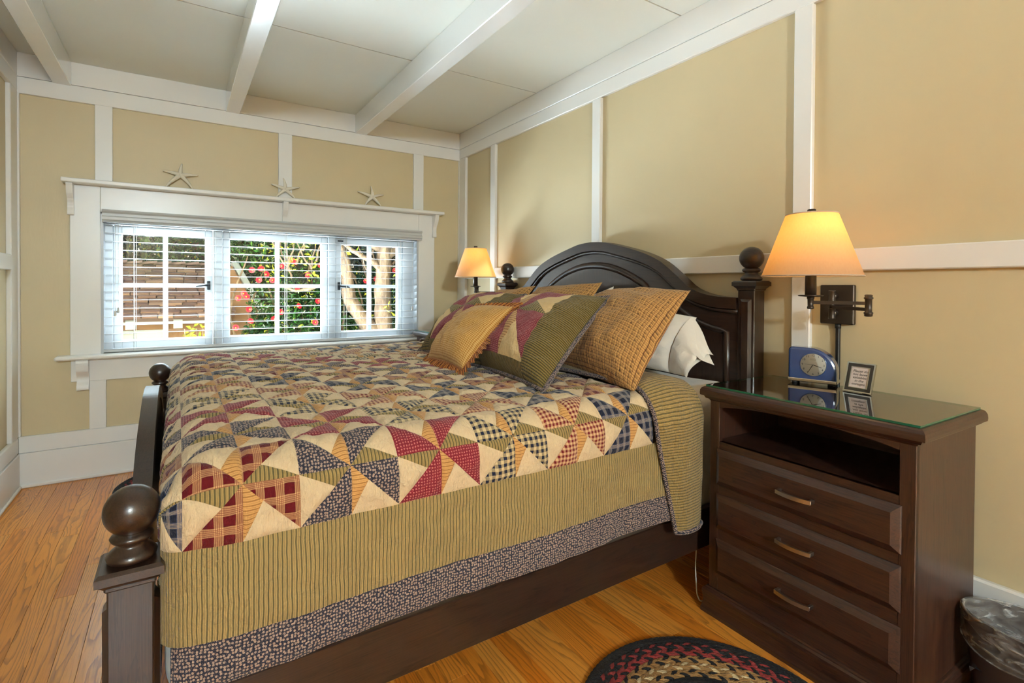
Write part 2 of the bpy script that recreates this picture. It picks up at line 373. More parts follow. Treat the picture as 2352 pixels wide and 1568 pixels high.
class MB:
    """collects geometry; build() links it as one mesh object"""
    def __init__(s): s.v = []; s.f = []; s.uv = []; s.mi = []; s.sm = []
    def add(s, v, f, mi=0, smooth=False, uv=None):
        o = len(s.v); s.v += [tuple(p) for p in v]; s.f += [tuple(i+o for i in q) for q in f]
        s.uv += (list(uv) if uv is not None else [(p[0]+p[1], p[2]) for p in v])
        s.mi += [mi]*len(f); s.sm += [smooth]*len(f); return s
    def box(s, lo, hi, bev=0.0, mi=0, seg=1):
        x0, y0, z0 = lo; x1, y1, z1 = hi
        if bev <= 0:
            v = [(x0, y0, z0), (x1, y0, z0), (x1, y1, z0), (x0, y1, z0), (x0, y0, z1), (x1, y0, z1), (x1, y1, z1), (x0, y1, z1)]
            return s.add(v, [(0, 3, 2, 1), (4, 5, 6, 7), (0, 1, 5, 4), (1, 2, 6, 5), (2, 3, 7, 6), (3, 0, 4, 7)], mi)
        bm = bmesh.new(); bmesh.ops.create_cube(bm, size=1)
        for p in bm.verts:
            p.co = Vector(((x0+x1)/2+p.co.x*(x1-x0), (y0+y1)/2+p.co.y*(y1-y0), (z0+z1)/2+p.co.z*(z1-z0)))
        bmesh.ops.bevel(bm, geom=list(bm.edges), offset=min(bev, .49*min(x1-x0, y1-y0, z1-z0)), segments=seg, profile=.5, affect='EDGES')
        bm.verts.index_update()
        s.add([p.co[:] for p in bm.verts], [[p.index for p in f.verts] for f in bm.faces], mi); bm.free(); return s
    def prism(s, pts, d0, d1, plane='yz', mi=0, smooth=False):
        """closed 2-D outline pts extruded between d0 and d1 along the remaining axis"""
        def P(a, b, d): return {'yz': (d, a, b), 'xz': (a, d, b), 'xy': (a, b, d)}[plane]
        n = len(pts); v = [P(a, b, d0) for a, b in pts]+[P(a, b, d1) for a, b in pts]
        f = [tuple(range(n)), tuple(range(2*n-1, n-1, -1))]
        f2 = [(i, i+n, (i+1) % n+n, (i+1) % n) for i in range(n)]
        s.add(v, f, mi, False)
        o = len(s.v)-2*n; s.f += [tuple(k+o for k in q) for q in f2]; s.mi += [mi]*n; s.sm += [smooth]*n
        return s
    def strip(s, ys, lo, hi, x0, x1, mi=0, axis='yz'):
        """slab between two curves lo(y), hi(y)"""
        v = []; f = []
        for y, a, b in zip(ys, lo, hi):
            for (z, x) in ((a, x0), (b, x0), (b, x1), (a, x1)):
                v.append((x, y, z) if axis == 'yz' else (y, x, z))
        n = len(ys)
        for i in range(n-1):
            for k in range(4):
                f.append((4*i+k, 4*i+(k+1) % 4, 4*i+4+(k+1) % 4, 4*i+4+k))
        f.append((3, 2, 1, 0)); f.append((4*n-4, 4*n-3, 4*n-2, 4*n-1))
        return s.add(v, f, mi)
    def tube(s, path, r, seg=8, mi=0, closed=False, cap=True, smooth=True, squash=1.0):
        P = [Vector(p) for p in path]; n = len(P); rr = r if isinstance(r, (list, tuple)) else [r]*n
        v = []; f = []; up = Vector((0, 0, 1)); prev = None
        for i in range(n):
            t = (P[(i+1) % n]-P[i-1]) if closed else (P[min(i+1, n-1)]-P[max(i-1, 0)])
            t.normalize()
            if prev is None:
                a = t.cross(up)
                if a.length < 1e-3: a = t.cross(Vector((1, 0, 0)))
            else: a = prev - t*prev.dot(t)
            a.normalize(); prev = a; b = t.cross(a)
            for k in range(seg):
                an = 2*PI*k/seg; v.append(P[i]+rr[i]*(math.cos(an)*a+squash*math.sin(an)*b))
        m = n if closed else n-1
        for i in range(m):
            for k in range(seg):
                j = (i+1) % n
                f.append((i*seg+k, i*seg+(k+1) % seg, j*seg+(k+1) % seg, j*seg+k))
        if cap and not closed:
            f.append(tuple(range(seg-1, -1, -1))); f.append(tuple((n-1)*seg+k for k in range(seg)))
        return s.add(v, f, mi, smooth)
    def lathe(s, prof, c=(0, 0, 0), seg=24, mi=0, smooth=True, axis='z', sx=1.0, sy=1.0, caps=True):
        v = []; f = []; n = len(prof)
        for r, z in prof:
            for k in range(seg):
                a = 2*PI*k/seg; p = (r*math.cos(a)*sx, r*math.sin(a)*sy, z)
                if axis == 'x': p = (p[2], p[0], p[1])
                if axis == 'y': p = (p[0], p[2], p[1])
                v.append((p[0]+c[0], p[1]+c[1], p[2]+c[2]))
        for i in range(n-1):
            for k in range(seg): f.append((i*seg+k, i*seg+(k+1) % seg, (i+1)*seg+(k+1) % seg, (i+1)*seg+k))
        if caps:
            f.append(tuple(range(seg-1, -1, -1))); f.append(tuple((n-1)*seg+k for k in range(seg)))
        return s.add(v, f, mi, smooth)
    def grid(s, fn, nu, nv, mi=0, smooth=True, flip=False, uvfn=None, closed_u=False):
        v = []; uv = []
        for j in range(nv+1):
            for i in range(nu+1):
                a, b = i/nu, j/nv; v.append(fn(a, b)); uv.append(uvfn(a, b) if uvfn else (a, b))
        f = []
        for j in range(nv):
            for i in range(nu):
                q = (j*(nu+1)+i, j*(nu+1)+i+1, (j+1)*(nu+1)+i+1, (j+1)*(nu+1)+i)
                f.append(q[::-1] if flip else q)
        return s.add(v, f, mi, smooth, uv)
    def build(s, name, mat, parent=None, kind=None, autosmooth=False):
        me = bpy.data.meshes.new(name)
        me.from_pydata(s.v, [], s.f); me.update()
        mats = mat if isinstance(mat, (list, tuple)) else [mat]
        for m in mats: me.materials.append(MAT[m] if isinstance(m, str) else m)
        me.polygons.foreach_set('material_index', s.mi)
        me.polygons.foreach_set('use_smooth', s.sm)
        ul = me.uv_layers.new(name='UVMap')
        vi = np.zeros(len(me.loops), dtype=np.int32); me.loops.foreach_get('vertex_index', vi)
        ul.data.foreach_set('uv', np.asarray(s.uv, dtype=np.float32)[vi].ravel())
        o = bpy.data.objects.new(name, me); link(o, parent)
        if kind: o['kind'] = kind
        return o
def bx(name, lo, hi, mat, parent=None, bev=0.0, kind=None, seg=1):
    return MB().box(lo, hi, bev, 0, seg).build(name, mat, parent, kind)
def copy_tree(o, parent=None):
    c = o.copy(); COL.objects.link(c); c.parent = parent
    for ch in o.children: copy_tree(ch, c)
    return c
def crom(pts, n):
    """Catmull-Rom through (a,b) points -> callable sampled list"""
    out = []
    P = [pts[0]]+list(pts)+[pts[-1]]
    for i in range(1, len(P)-2):
        for k in range(n):
            t = k/n; a = []
            for d in range(len(P[0])):
                p0, p1, p2, p3 = P[i-1][d], P[i][d], P[i+1][d], P[i+2][d]
                a.append(.5*(2*p1+(p2-p0)*t+(2*p0-5*p1+4*p2-p3)*t*t+(3*p1-p0-3*p2+p3)*t**3))
            out.append(tuple(a))
    out.append(tuple(P[-1])); return out
def interp(x, xs, ys): return float(np.interp(x, xs, ys))
def text_mesh(body, size, mat, parent, name, mtx, shear=0.0, align='CENTER', extrude=.0002, space=1.0):
    cu = bpy.data.curves.new(name, 'FONT'); cu.body = body; cu.size = size; cu.align_x = align; cu.align_y = 'CENTER'
    cu.shear = shear; cu.extrude = extrude; cu.space_line = space; cu.resolution_u = 3
    tmp = bpy.data.objects.new('tmp_text', cu); COL.objects.link(tmp)
    bpy.context.view_layer.update()
    me = bpy.data.meshes.new_from_object(tmp.evaluated_get(bpy.context.evaluated_depsgraph_get()))
    bpy.data.objects.remove(tmp); bpy.data.curves.remove(cu)
    me.transform(mtx); me.name = name; me.materials.clear(); me.materials.append(MAT[mat])
    o = bpy.data.objects.new(name, me); link(o, parent); return o
def nz(x, y, z=0.0): return mnoise.noise(Vector((x, y, z)))

# ================================================================== THE ROOM
XL, XP, XT = -.785, 2.062, 2.04        # left panel, right panel, right trim face
YP, YT, YB = 3.92, 3.90, -4.20         # window wall panel / trim face, back wall
ZC = 2.468
# ---- floor with oak strips
fl = bx('floor', (XL-.1, YB-.15, -.12), (XP+.1, 4.10, -.020), 'dark_gap', kind='structure')
PLW = .066; plank_mesh = {}
for L in (.55, .8, 1.05, 1.3, 1.6):
    b = MB().box((-PLW/2+.0004, 0, -.020), (PLW/2-.0004, L-.0008, 0), .0008)
    o = b.build('plank', 'oak_floor', fl); plank_mesh[L] = o.data; bpy.data.objects.remove(o)
x = XL+PLW/2; nplank = 0
while x-PLW/2 < XP:
    y = YB-rnd.random()*.4; y = YB
    first = True
    while y < YP-.001:
        L = rnd.choice((.8, 1.05, 1.3, 1.6, 1.6)); Lr = L
        if first: Lr = -YB-.9+1.6*rnd.random(); first = False
        if y+Lr > YP-.25: Lr = YP-y
        o = bpy.data.objects.new('plank', plank_mesh[L]); o.location = (x, y, 0); o.scale = (1, Lr/L, 1); link(o, fl)
        y += Lr; nplank += 1
    x += PLW

# ---- ceiling with panels and beams
ce = bx('ceiling', (XL-.1, YB-.1, ZC+.012), (XP+.1, 4.02, ZC+.1), 'dark_gap', kind='structure')
bxs = [(-.612, -.528), (.272, .357), (1.144, 1.232)]
xe = [XL, -.57, .3145, 1.188, XP]
ye = [YB, -3.06, -1.89, -.72, .45, 1.62, 2.79, YP]
for i in range(4):
    for j in range(7):
        bx('ceiling_panel', (xe[i]+.0015, ye[j]+.0035, ZC), (xe[i+1]-.0015, ye[j+1]-.0035, ZC+.012), 'ceiling_paint', ce)
for k, (a, b_) in enumerate(bxs):
    o = bx('trim_%d' % (k+1), (a, YB, 2.326), (b_, YT+.005, ZC), 'beam_white', bev=.003, kind='structure')

# ---- window wall
OX0, OX1, OZ0, OZ1 = -.394, 1.668, .742, 1.60
wf = MB()
wf.box((XL-.1, YP, -.05), (OX0, 4.10, ZC+.05)); wf.box((OX1, YP, -.05), (XP+.1, 4.10, ZC+.05))
wf.box((OX0, YP, -.05), (OX1, 4.10, OZ0-.02)); wf.box((OX0, YP, OZ1), (OX1, 4.10, ZC+.05))
wall_f = wf.build('wall_front', 'cream_wall', kind='structure')
def wp(name, x0, x1, z0, z1, d=.02, bev=.0025, front=None):
    y1 = YP+.002; y0 = (front if front is not None else YP-d)
    return bx(name, (x0, y0, z0), (x1, y1, z1), 'white_trim', wall_f, bev)
wp('frieze_board', XL, XP, 2.3335, ZC); wp('frieze_board', XL, XP, 2.238, 2.3315)
for a, b_ in ((-.42, -.335), (.602, .692), (1.622, 1.71)): wp('batten', a, b_, 1.776, 2.239)
wp('batten', -.45, -.369, .290, .581)
wp('batten', .247, .291, .20, .70, front=3.892); wp('batten', .994, 1.036, .20, .70, front=3.892)
wp('corner_board', XL, XL+.030, .29, 2.24, .022); wp('corner_board', XT-.002, XP, .29, 2.24, .022)
wp('apron_board', -.535, 1.803, .581, .722)
wp('casing_board', -.537, OX0, .738, 1.752, .021); wp('casing_board', OX1, 1.809, .738, 1.752, .021)
wp('head_board', OX0+.0005, OX1-.0005, 1.5985, 1.752, .021)
# shelf over the window with its brackets
wp('window_shelf', -.567, 1.862, 1.7515, 1.776, front=3.815, bev=.004)
for a, b_ in ((-.5455, -.5155), (.624, .656), (1.786, 1.818)):
    pr = crom([(YT+.001, 1.7515), (3.832, 1.7515), (3.832, 1.73), (3.845, 1.69), (3.872, 1.655), (3.880, 1.62), (3.878, 1.572), (YT+.001, 1.568)], 5)
    MB().prism([(p[0], p[1]) for p in pr], a, b_, 'yz').build('shelf_bracket', 'white_trim', wall_f)
# stool (sill board) and corbels
wp('sill_board', -.60, 1.872, .717, .742, front=3.822, bev=.008)
for a, b_ in ((-.505, -.448), (1.72, 1.777)):
    pr = crom([(YT, .717), (3.842, .717), (3.842, .66), (3.855, .635), (3.878, .61), (3.880, .585), (3.866, .56), (3.866, .535), (YT, .528)], 5)
    MB().prism([(p[0], p[1]) for p in pr], a, b_, 'yz').build('corbel', 'white_trim', wall_f)
bf = empty('baseboard_front'); bf['kind'] = 'structure'
bx('base_board', (XL+.018, 3.888, 0), (XP-.018, YP+.001, .196), 'white_trim', bf, .003)
bx('base_cap', (XL+.02, YT-.004, .1965), (XP-.02, YP+.001, .2905), 'white_trim', bf, .004)
bx('shoe_mould', (XL+.03, 3.876, 0), (XP-.03, 3.8885, .022), 'white_trim', bf, .006)

# ---- headboard wall
wall_r = bx('wall_right', (XP, YB-.12, -.05), (XP+.12, 4.10, ZC+.05), 'cream_wall', kind='structure')
def wr(name, y0, y1, z0, z1, d=.022, bev=.0035):
    return bx(name, (XP-d, y0, z0), (XP+.002, y1, z1), 'white_trim', wall_r, bev)
wr('frieze_board', YB, YP-.021, 2.3345, ZC, .0225); wr('frieze_board', YB, YP-.021, 2.249, 2.3325)
bys = [(3.314, 3.385), (2.168, 2.238), (1.011, 1.081), (-.14, -.07), (-1.27, -1.20), (-2.40, -2.33), (-3.5, -3.43)]
for a, b_ in bys: wr('batten', a, b_, .285, 2.2495)
wr('corner_board', 3.79, YP-.021, .285, 2.2495)
edges = [YP-.13]+[v for ab in bys for v in (ab[1], ab[0])]+[YB]
for k in range(0, len(edges), 2): wr('chair_rail', edges[k+1]-.0005, edges[k]+.0005, 1.225, 1.304, .024, .004)
br = empty('baseboard_right'); br['kind'] = 'structure'
bx('base_board', (2.028, YB, 0), (XP+.001, 3.886, .196), 'white_trim', br, .003)
bx('base_cap', (XT-.002, YB, .1965), (XP+.001, 3.896, .285), 'white_trim', br, .006)
bx('shoe_mould', (2.016, YB, 0), (2.0285, 3.874, .022), 'white_trim', br, .006)

# ---- left wall
wall_l = bx('wall_left', (XL-.12, YB-.12, -.05), (XL, 4.10, ZC+.05), 'cream_wall', kind='structure')
def wlft(name, y0, y1, z0, z1, d=.022, bev=.0035):
    return bx(name, (XL-.002, y0, z0), (XL+d, y1, z1), 'white_trim', wall_l, bev)
wlft('frieze_board', YB, YP-.021, 2.3345, ZC, .0225); wlft('frieze_board', YB, YP-.021, 2.249, 2.3325)
lys = [(2.66, 2.73), (1.5, 1.57), (.35, .42), (-.80, -.73), (-1.95, -1.88), (-3.1, -3.03)]
for a, b_ in lys: wlft('batten', a, b_, .29, 2.2495)
wlft('corner_board', 3.765, YP-.021, .29, 2.2495)
edges = [3.765]+[v for ab in lys for v in (ab[1], ab[0])]+[YB]
for k in range(0, len(edges), 2): wlft('chair_rail', edges[k+1]-.0005, edges[k]+.0005, 1.237, 1.321, .024, .004)
bl = empty('baseboard_left'); bl['kind'] = 'structure'
bx('base_board', (XL-.001, YB, 0), (XL+.028, 3.886, .196), 'white_trim', bl, .003)
bx('base_cap', (XL-.001, YB, .1965), (XL+.022, 3.896, .2905), 'white_trim', bl, .006)
bx('shoe_mould', (XL+.0275, YB, 0), (XL+.040, 3.874, .022), 'white_trim', bl, .006)

# ---- back wall behind the camera, with an unseen globe lamp added as fill light
wall_b = bx('wall_back', (XL-.1, YB-.12, -.05), (XP+.1, YB, ZC+.05), 'cream_wall', kind='structure')
bx('baseboard_back', (XL+.03, YB-.001, 0), (2.016, YB+.028, .20), 'white_trim', bev=.003, kind='structure')
cl = empty('fill_lamp', (-.45, -3.75, ZC), 0, 'added fill-light globe on a short metal stem behind the camera', 'lamp')
MB().lathe([(.075, 0), (.075, -.012), (.02, -.022), (.012, -.03), (.012, -.13), (.05, -.14)], (0, 0, 0), 32).build('metal_stem', 'brushed_nickel', cl)
MB().lathe([(.13*math.sin(PI*(i+.3)/16.6)+.0005, -.27+.13*math.cos(PI*(i+.3)/16.6)) for i in range(17)], (0, 0, 0), 40).build('fill_globe', 'fill_glow', cl)

# ---- the casement window
win = empty('window_1'); win['kind'] = 'structure'
jm = MB()
jm.box((OX0-.001, YT+.002, OZ0), (OX0+.014, 4.095, OZ1)); jm.box((OX1-.014, YT+.002, OZ0), (OX1+.001, 4.095, OZ1))
jm.box((OX0, YT+.002, OZ1-.012), (OX1, 4.095, OZ1+.001)); jm.box((OX0, 3.94, OZ0-.02), (OX1, 4.13, OZ0))
jm.build('jamb_lining', 'sash_white', win)
S0, S1 = 3.985, 4.022
fr = MB()
fr.box((OX0+.012, 3.978, OZ0), (-.342, 4.06, OZ1-.01), .002); fr.box((1.562, 3.978, OZ0), (OX1-.012, 4.06, OZ1-.01), .002)
fr.box((.202, 3.970, OZ0), (.258, 4.06, OZ1-.01), .004); fr.box((.962, 3.970, OZ0), (1.016, 4.06, OZ1-.01), .004)
fr.box((OX0+.012, 3.976, 1.532), (OX1-.012, 4.06, OZ1-.01), .002); fr.box((OX0+.012, 3.976, OZ0), (OX1-.012, 4.06, .756), .002)
fr.build('window_frame', 'sash_white', win)
for (a, b_, c, d) in ((-.340, .200, -.083, -.055), (.260, .960, .595, .623), (1.018, 1.560, 1.273, 1.303)):
    sash = MB(); st = .0445
    sash.box((a, S0, .758), (a+st, S1, 1.530), .004); sash.box((b_-st, S0, .758), (b_, S1, 1.530), .004)
    sash.box((a+st-.003, S0, .758), (b_-st+.003, S1, .810), .004); sash.box((a+st-.003, S0, 1.478), (b_-st+.003, S1, 1.530), .004)
    so = sash.build('sash', 'sash_white', win)
    mu = MB(); mu.box((c, S0+.004, .808), (d, S1-.004, 1.48), .003); mu.build('muntin', 'sash_white', so)
    mu = MB(); mu.box((a+st-.002, S0+.005, 1.143), (b_-st+.002, S1-.005, 1.170), .003); mu.build('muntin', 'sash_white', so)
    for (x0, x1) in ((a+st, c), (d, b_-st)):
        for (z0, z1) in ((.810, 1.143), (1.170, 1.478)):
            bx('pane', (x0-.001, 4.003, z0-.001), (x1+.001, 4.006, z1+.001), 'window_glass', so)
for xh, s in ((.176, -1), (1.046, 1)):
    h = bx('latch_plate', (xh-.010, 3.977, 1.128), (xh+.010, 3.986, 1.188), 'black_iron', win, .002)
    MB().tube([(xh, 3.972, 1.158), (xh+s*.015, 3.962, 1.158), (xh+s*.055, 3.958, 1.153), (xh+s*.075, 3.957, 1.148)], [.006, .007, .008, .004], 8).build('latch_handle', 'black_iron', h)
bx('catch_plate', (1.036, 3.980, 1.500), (1.078, 3.986, 1.511), 'black_iron', win, .001)

# ---- venetian blind
bl_ = empty('venetian_blind', (.64, 3.927, .76), 0, 'white wooden venetian blind lowered over the casement window', 'blind')
def bp(mb, name, mat, par=None):
    o = mb.build(name, mat, par or bl_)
    o.matrix_parent_inverse = Matrix.Translation((-.64, -3.927, -.76)) if par is None else Matrix.Identity(4)
    return o
va = MB()
va.prism([(3.862, 1.535), (3.899, 1.535), (3.899, 1.612), (3.860, 1.612), (3.856, 1.600), (3.866, 1.590), (3.866, 1.575), (3.858, 1.568), (3.858, 1.552), (3.866, 1.546)], -.384, 1.682, 'yz')
bp(va, 'valance', 'blind_white')
bp(MB().box((-.380, 3.902, 1.548), (1.652, 3.952, 1.595)), 'headrail', 'blind_white')
slat_m = None
for k in range(15):
    z = .8065+k*.05162
    if slat_m is None:
        def sl(a, b):
            yy = -.025+.05*b; return (-.379+2.031*a, 3.927+yy, .0008-1.3*yy*yy)
        b = MB(); b.grid(lambda a, c: sl(a, c), 2, 6); b.grid(lambda a, c: (sl(a, c)[0], sl(a, c)[1], sl(a, c)[2]-.0014), 2, 6, flip=True)
        b.box((-.384, 3.9018, -.0014), (1.653, 3.9023, 0)); b.box((-.384, 3.9517, -.0014), (1.653, 3.9522, 0))
        o = bp(b, 'slat', 'blind_white'); slat_m = o.data
    else:
        o = bpy.data.objects.new('slat', slat_m); link(o, bl_); o.matrix_parent_inverse = Matrix.Translation((-.64, -3.927, -.76))
    o.location = (0, 0, z)
rail = bp(MB().box((-.384, 3.902, .746), (1.640, 3.952, .764), .003), 'bottom_rail', 'blind_white')
for xs in (-.232, .204, .652, 1.078, 1.512):
    b = MB()
    for yy in (3.899, 3.955): b.tube([(xs, yy, .755), (xs, yy, 1.56)], .0011, 4)
    b.tube([(xs+.012, 3.927, .755), (xs+.012, 3.927, 1.56)], .0009, 4)
    b.lathe([(.010, -.006), (.010, 0)], (xs, 3.927, .746), 10)
    bp(b, 'ladder_cord', 'white_cord')
for xs, ze in ((-.322, .988), (-.307, 1.007), (1.609, .985)):
    b = MB().tube([(xs, 3.889, ze), (xs, 3.889, 1.54)], .0011, 4)
    c = bp(b, 'pull_cord', 'white_cord')
    MB().lathe([(.003, .012), (.007, .010), (.006, 0), (.009, -.010), (.008, -.018), (.003, -.021)], (xs, 3.889, ze), 10).build('tassel', 'white_plastic', c)

# ---- starfish on the shelf
def starfish(cx, cz, arms, label):
    root = MB(); tilt = .0
    pts = []
    def P(x, z): # leaning on the wall: bottom forward, top touching
        h = (z-1.777)/.17; return (x, 3.872+.036*h, z)
    for (ax, az) in arms:
        path = []; rad = []
        dx, dz = ax-cx, az-cz; ln = math.hypot(dx, dz)
        for i in range(9):
            t = i/8; bend = .05*ln*math.sin(PI*t)*(1 if dx > 0 else -1)
            path.append(P(cx+dx*t-dz/ln*bend, cz+dz*t+dx/ln*bend*.5)); rad.append(.0095*(1-t)**.8+.0060*(1-.4*t))
        root.tube(path, rad, 7)
    root.lathe([(0.001, -.008), (.010, -.006), (.013, 0), (.010, .006), (.001, .008)], P(cx, cz), 10, axis='y')
    o = root.build('starfish', 'starfish_white'); tag(o, label, 'starfish', 'starfish on the window shelf')
starfish(.015, 1.868, [(.023, 1.944), (-.08, 1.886), (.113, 1.876), (-.066, 1.7815), (.082, 1.7815)], 'dried white starfish with blunt thick arms, leaning on bare cream wall on window shelf')
starfish(.644, 1.841, [(.633, 1.926), (.554, 1.871), (.740, 1.867), (.579, 1.7795), (.708, 1.7795)], 'dried white starfish leaning on the white batten over the middle shelf bracket')
starfish(1.275, 1.852, [(1.268, 1.938), (1.163, 1.884), (1.366, 1.878), (1.211, 1.7795), (1.341, 1.7795)], 'dried white starfish with slender arms on the shelf end toward the headboard wall')

# ================================================================== BED
BC = 2.14                                   # bed centre line (y)
HD = [(0, 1.412), (.09, 1.406), (.17, 1.390), (.35, 1.343), (.48, 1.291), (.58, 1.221), (.66, 1.160), (.76, 1.128), (.886, 1.12)]
HS = crom(HD, 6); HSX = [p[0] for p in HS]; HSZ = [p[1] for p in HS]
def head_top(y): return interp(abs(y-BC), HSX, HSZ)
def foot_top(y): return .547+(head_top(y)-1.12)*.866
bed = empty('bed', (1.0, BC, 0), 0, 'dark-stained wooden bed with arched headboard, arched footboard and ball finials', 'bed')
BI = Matrix.Translation((-1.0, -BC, 0))
def bedp(mb, name, mat, par=None):
    o = mb.build(name, mat, par or bed)
    if par is None: o.matrix_parent_inverse = BI
    return o
YH = [BC-.884+1.768*i/72 for i in range(73)]
XH0, XH1 = 1.968, 2.010
hb = bedp(MB().strip(YH, [.28]*73, [head_top(y)-.004 for y in YH], XH0, XH1), 'headboard', 'bed_wood_y')
def off(fn, y, d):   # curve offset downwards along its normal
    e = .004; s = (fn(y+e)-fn(y-e))/(2*e); return fn(y)-d*math.sqrt(1+s*s)
# crown rail and bead following the arch
bedp(MB().strip(YH, [off(head_top, y, .048) for y in YH], [head_top(y) for y in YH], XH0-.022, XH1+.004), 'crown_rail', 'bed_wood_y', hb)
def ribbon(ys, zs, x, r, sq=1.0, zoff=0): return MB().tube([(x, y, z+zoff) for y, z in zip(ys, zs)], r, 8, squash=sq)
bedp(ribbon(YH, [off(head_top, y, .057) for y in YH], XH0-.006, .010), 'bead_moulding', 'bed_wood_y', hb)
# raised centre panel with its arched frame
YC = [BC-.385+.77*i/40 for i in range(41)]
ztop = lambda y: 1.282-.115*((y-BC)/.385)**2 if True else 0
fm = MB(); pth = [(XH0-.002, YC[0], .60)]+[(XH0-.002, y, ztop(y)) for y in YC]+[(XH0-.002, YC[-1], .60)]
fm.tube(pth, .019, 8, squash=.8); bedp(fm, 'panel_moulding', 'bed_wood_z', hb)
bedp(MB().strip(YC[1:-1], [.60]*39, [ztop(y)-.018 for y in YC[1:-1]], XH0-.010, XH0+.002), 'centre_panel', 'bed_wood_z', hb)
# side panels
for s in (-1, 1):
    ds = [.83-.36*i/16 for i in range(17)]
    ys = [BC+s*d for d in ds]
    zt = [interp(d, [.47, .53, .60, .68, .76, .83], [1.155, 1.108, 1.055, 1.010, .985, .974]) for d in ds]
    pth = [(XH0-.001, ys[0], .60)]+[(XH0-.001, y, z) for y, z in zip(ys, zt)]+[(XH0-.001, ys[-1], .60)]
    bedp(MB().tube(pth, .014, 8, squash=.8), 'panel_moulding', 'bed_wood_z', hb)
    bedp(MB().strip(ys, [.60]*17, [z-.012 for z in zt], XH0-.006, XH0+.002), 'side_panel', 'bed_wood_z', hb)
def finial(par, x, y, z):
    pr = [(.030, 0), (.040, .004), (.042, .012), (.036, .020), (.026, .028), (.024, .034), (.033, .040), (.036, .046), (.032, .051), (.024, .0545)]
    R = .047; zc = .0545+R*.86
    pr += [(R*math.sin(a), zc-R*math.cos(a)) for a in [math.asin(.024/R)+(PI-math.asin(.024/R)-.02)*i/18 for i in range(19)]]
    bedp(MB().lathe(pr, (x, y, z), 32), 'ball_finial', 'bed_wood_y', par)
def post(x, y, zc, half, head):
    p = bedp(MB().box((x-half, y-half, 0), (x+half, y+half, zc-.030), .003), 'post', 'bed_wood_z')
    cap = MB(); h = half+.017
    cap.box((x-half-.004, y-half-.004, zc-.040), (x+half+.004, y+half+.004, zc-.030), .003)
    v = []; f = []
    for hh, z in ((half+.002, zc-.034), (h-.004, zc-.022), (h, zc-.021), (h, zc-.006), (h-.006, zc)):
        v += [(x-hh, y-hh, z), (x+hh, y-hh, z), (x+hh, y+hh, z), (x-hh, y+hh, z)]
    for i in range(4):
        for k in range(4): f.append((4*i+k, 4*i+(k+1) % 4, 4*i+4+(k+1) % 4, 4*i+4+k))
    f += [(3, 2, 1, 0), (16, 17, 18, 19)]; cap.add(v, f)
    bedp(cap, 'post_cap', 'bed_wood_y', p)
    finial(p, x, y, zc-.001)
    s = -1; z0, z1 = (.62, zc-.075) if head else (.18, zc-.075)
    fld = MB()                              # raised field on the outer faces
    for (nx, ny) in ((-1, 0), (0, -1), (1, 0), (0, 1)):
        if nx == 0: continue
        xx = x+nx*half; w = half-.012
        a = [(xx, y-w, z0), (xx, y+w, z0), (xx, y+w, z1), (xx, y-w, z1)]
        b_ = [(xx+nx*.009, y-w+.011, z0+.011), (xx+nx*.009, y+w-.011, z0+.011), (xx+nx*.009, y+w-.011, z1-.011), (xx+nx*.009, y-w+.011, z1-.011)]
        q = [(0, 1, 5, 4), (1, 2, 6, 5), (2, 3, 7, 6), (3, 0, 4, 7), (4, 5, 6, 7)]
        fld.add(a+b_, q if nx < 0 else [k[::-1] for k in q])
    bedp(fld, 'post_panel', 'bed_wood_z', p)
HP = .0365; FPX = -.076
post(1.994, BC-.921, 1.190, HP, True); post(1.994, BC+.921, 1.190, HP, True)
post(FPX, BC-.921, .628, HP, False); post(FPX, BC+.921, .628, HP, False)
# footboard
fbd = bedp(MB().strip(YH, [.20]*73, [foot_top(y)-.004 for y in YH], FPX-.016, FPX+.014), 'footboard', 'bed_wood_y')
bedp(MB().strip(YH, [off(foot_top, y, .045) for y in YH], [foot_top(y) for y in YH], FPX-.022, FPX+.020), 'crown_rail', 'bed_wood_y', fbd)
# side rails
for s in (-1, 1):
    yo = BC+s*.935; yi = BC+s*.905
    rl = bedp(MB().box((FPX+HP, min(yo, yi), .176), (1.994-HP, max(yo, yi), .322), .003), 'side_rail', 'bed_wood_x')
    bedp(MB().box((FPX+HP, min(yi, BC+s*.885), .20), (1.994-HP, max(yi, BC+s*.885), .24)), 'slat_ledge', 'bed_wood_x', rl)
sup = MB()
for k in range(7): sup.box((.15+k*.28, BC-.90, .24), (.21+k*.28, BC+.90, .262))
bedp(sup, 'mattress_slats', 'bed_wood_y')

# ---- mattress with fitted sheet
def mattress():
    b = MB(); x0, x1, y0, y1, z0, z1, r = -.025, 1.955, BC-.955, BC+.955, .263, .770, .07
    bm = bmesh.new(); bmesh.ops.create_cube(bm, size=1)
    for p in bm.verts: p.co = Vector(((x0+x1)/2+p.co.x*(x1-x0), BC+p.co.y*1.80, (z0+z1)/2+p.co.z*(z1-z0)))
    bmesh.ops.bevel(bm, geom=list(bm.edges), offset=r, segments=5, profile=.5, affect='EDGES')
    bmesh.ops.subdivide_edges(bm, edges=[e for e in bm.edges if e.calc_length() > .2], cuts=10, use_grid_fill=True)
    for p in bm.verts: p.co += Vector((0, .004*nz(p.co.x*7, p.co.z*7), .006*nz(p.co.x*6, p.co.y*6)))
    bm.verts.index_update()
    b.add([p.co[:] for p in bm.verts], [[p.index for p in f.verts] for f in bm.faces], 0, True); bm.free()
    o = b.build('mattress', 'white_linen'); tag(o, 'thick white mattress in a fitted sheet on the dark wooden bed', 'mattress')
mattress()

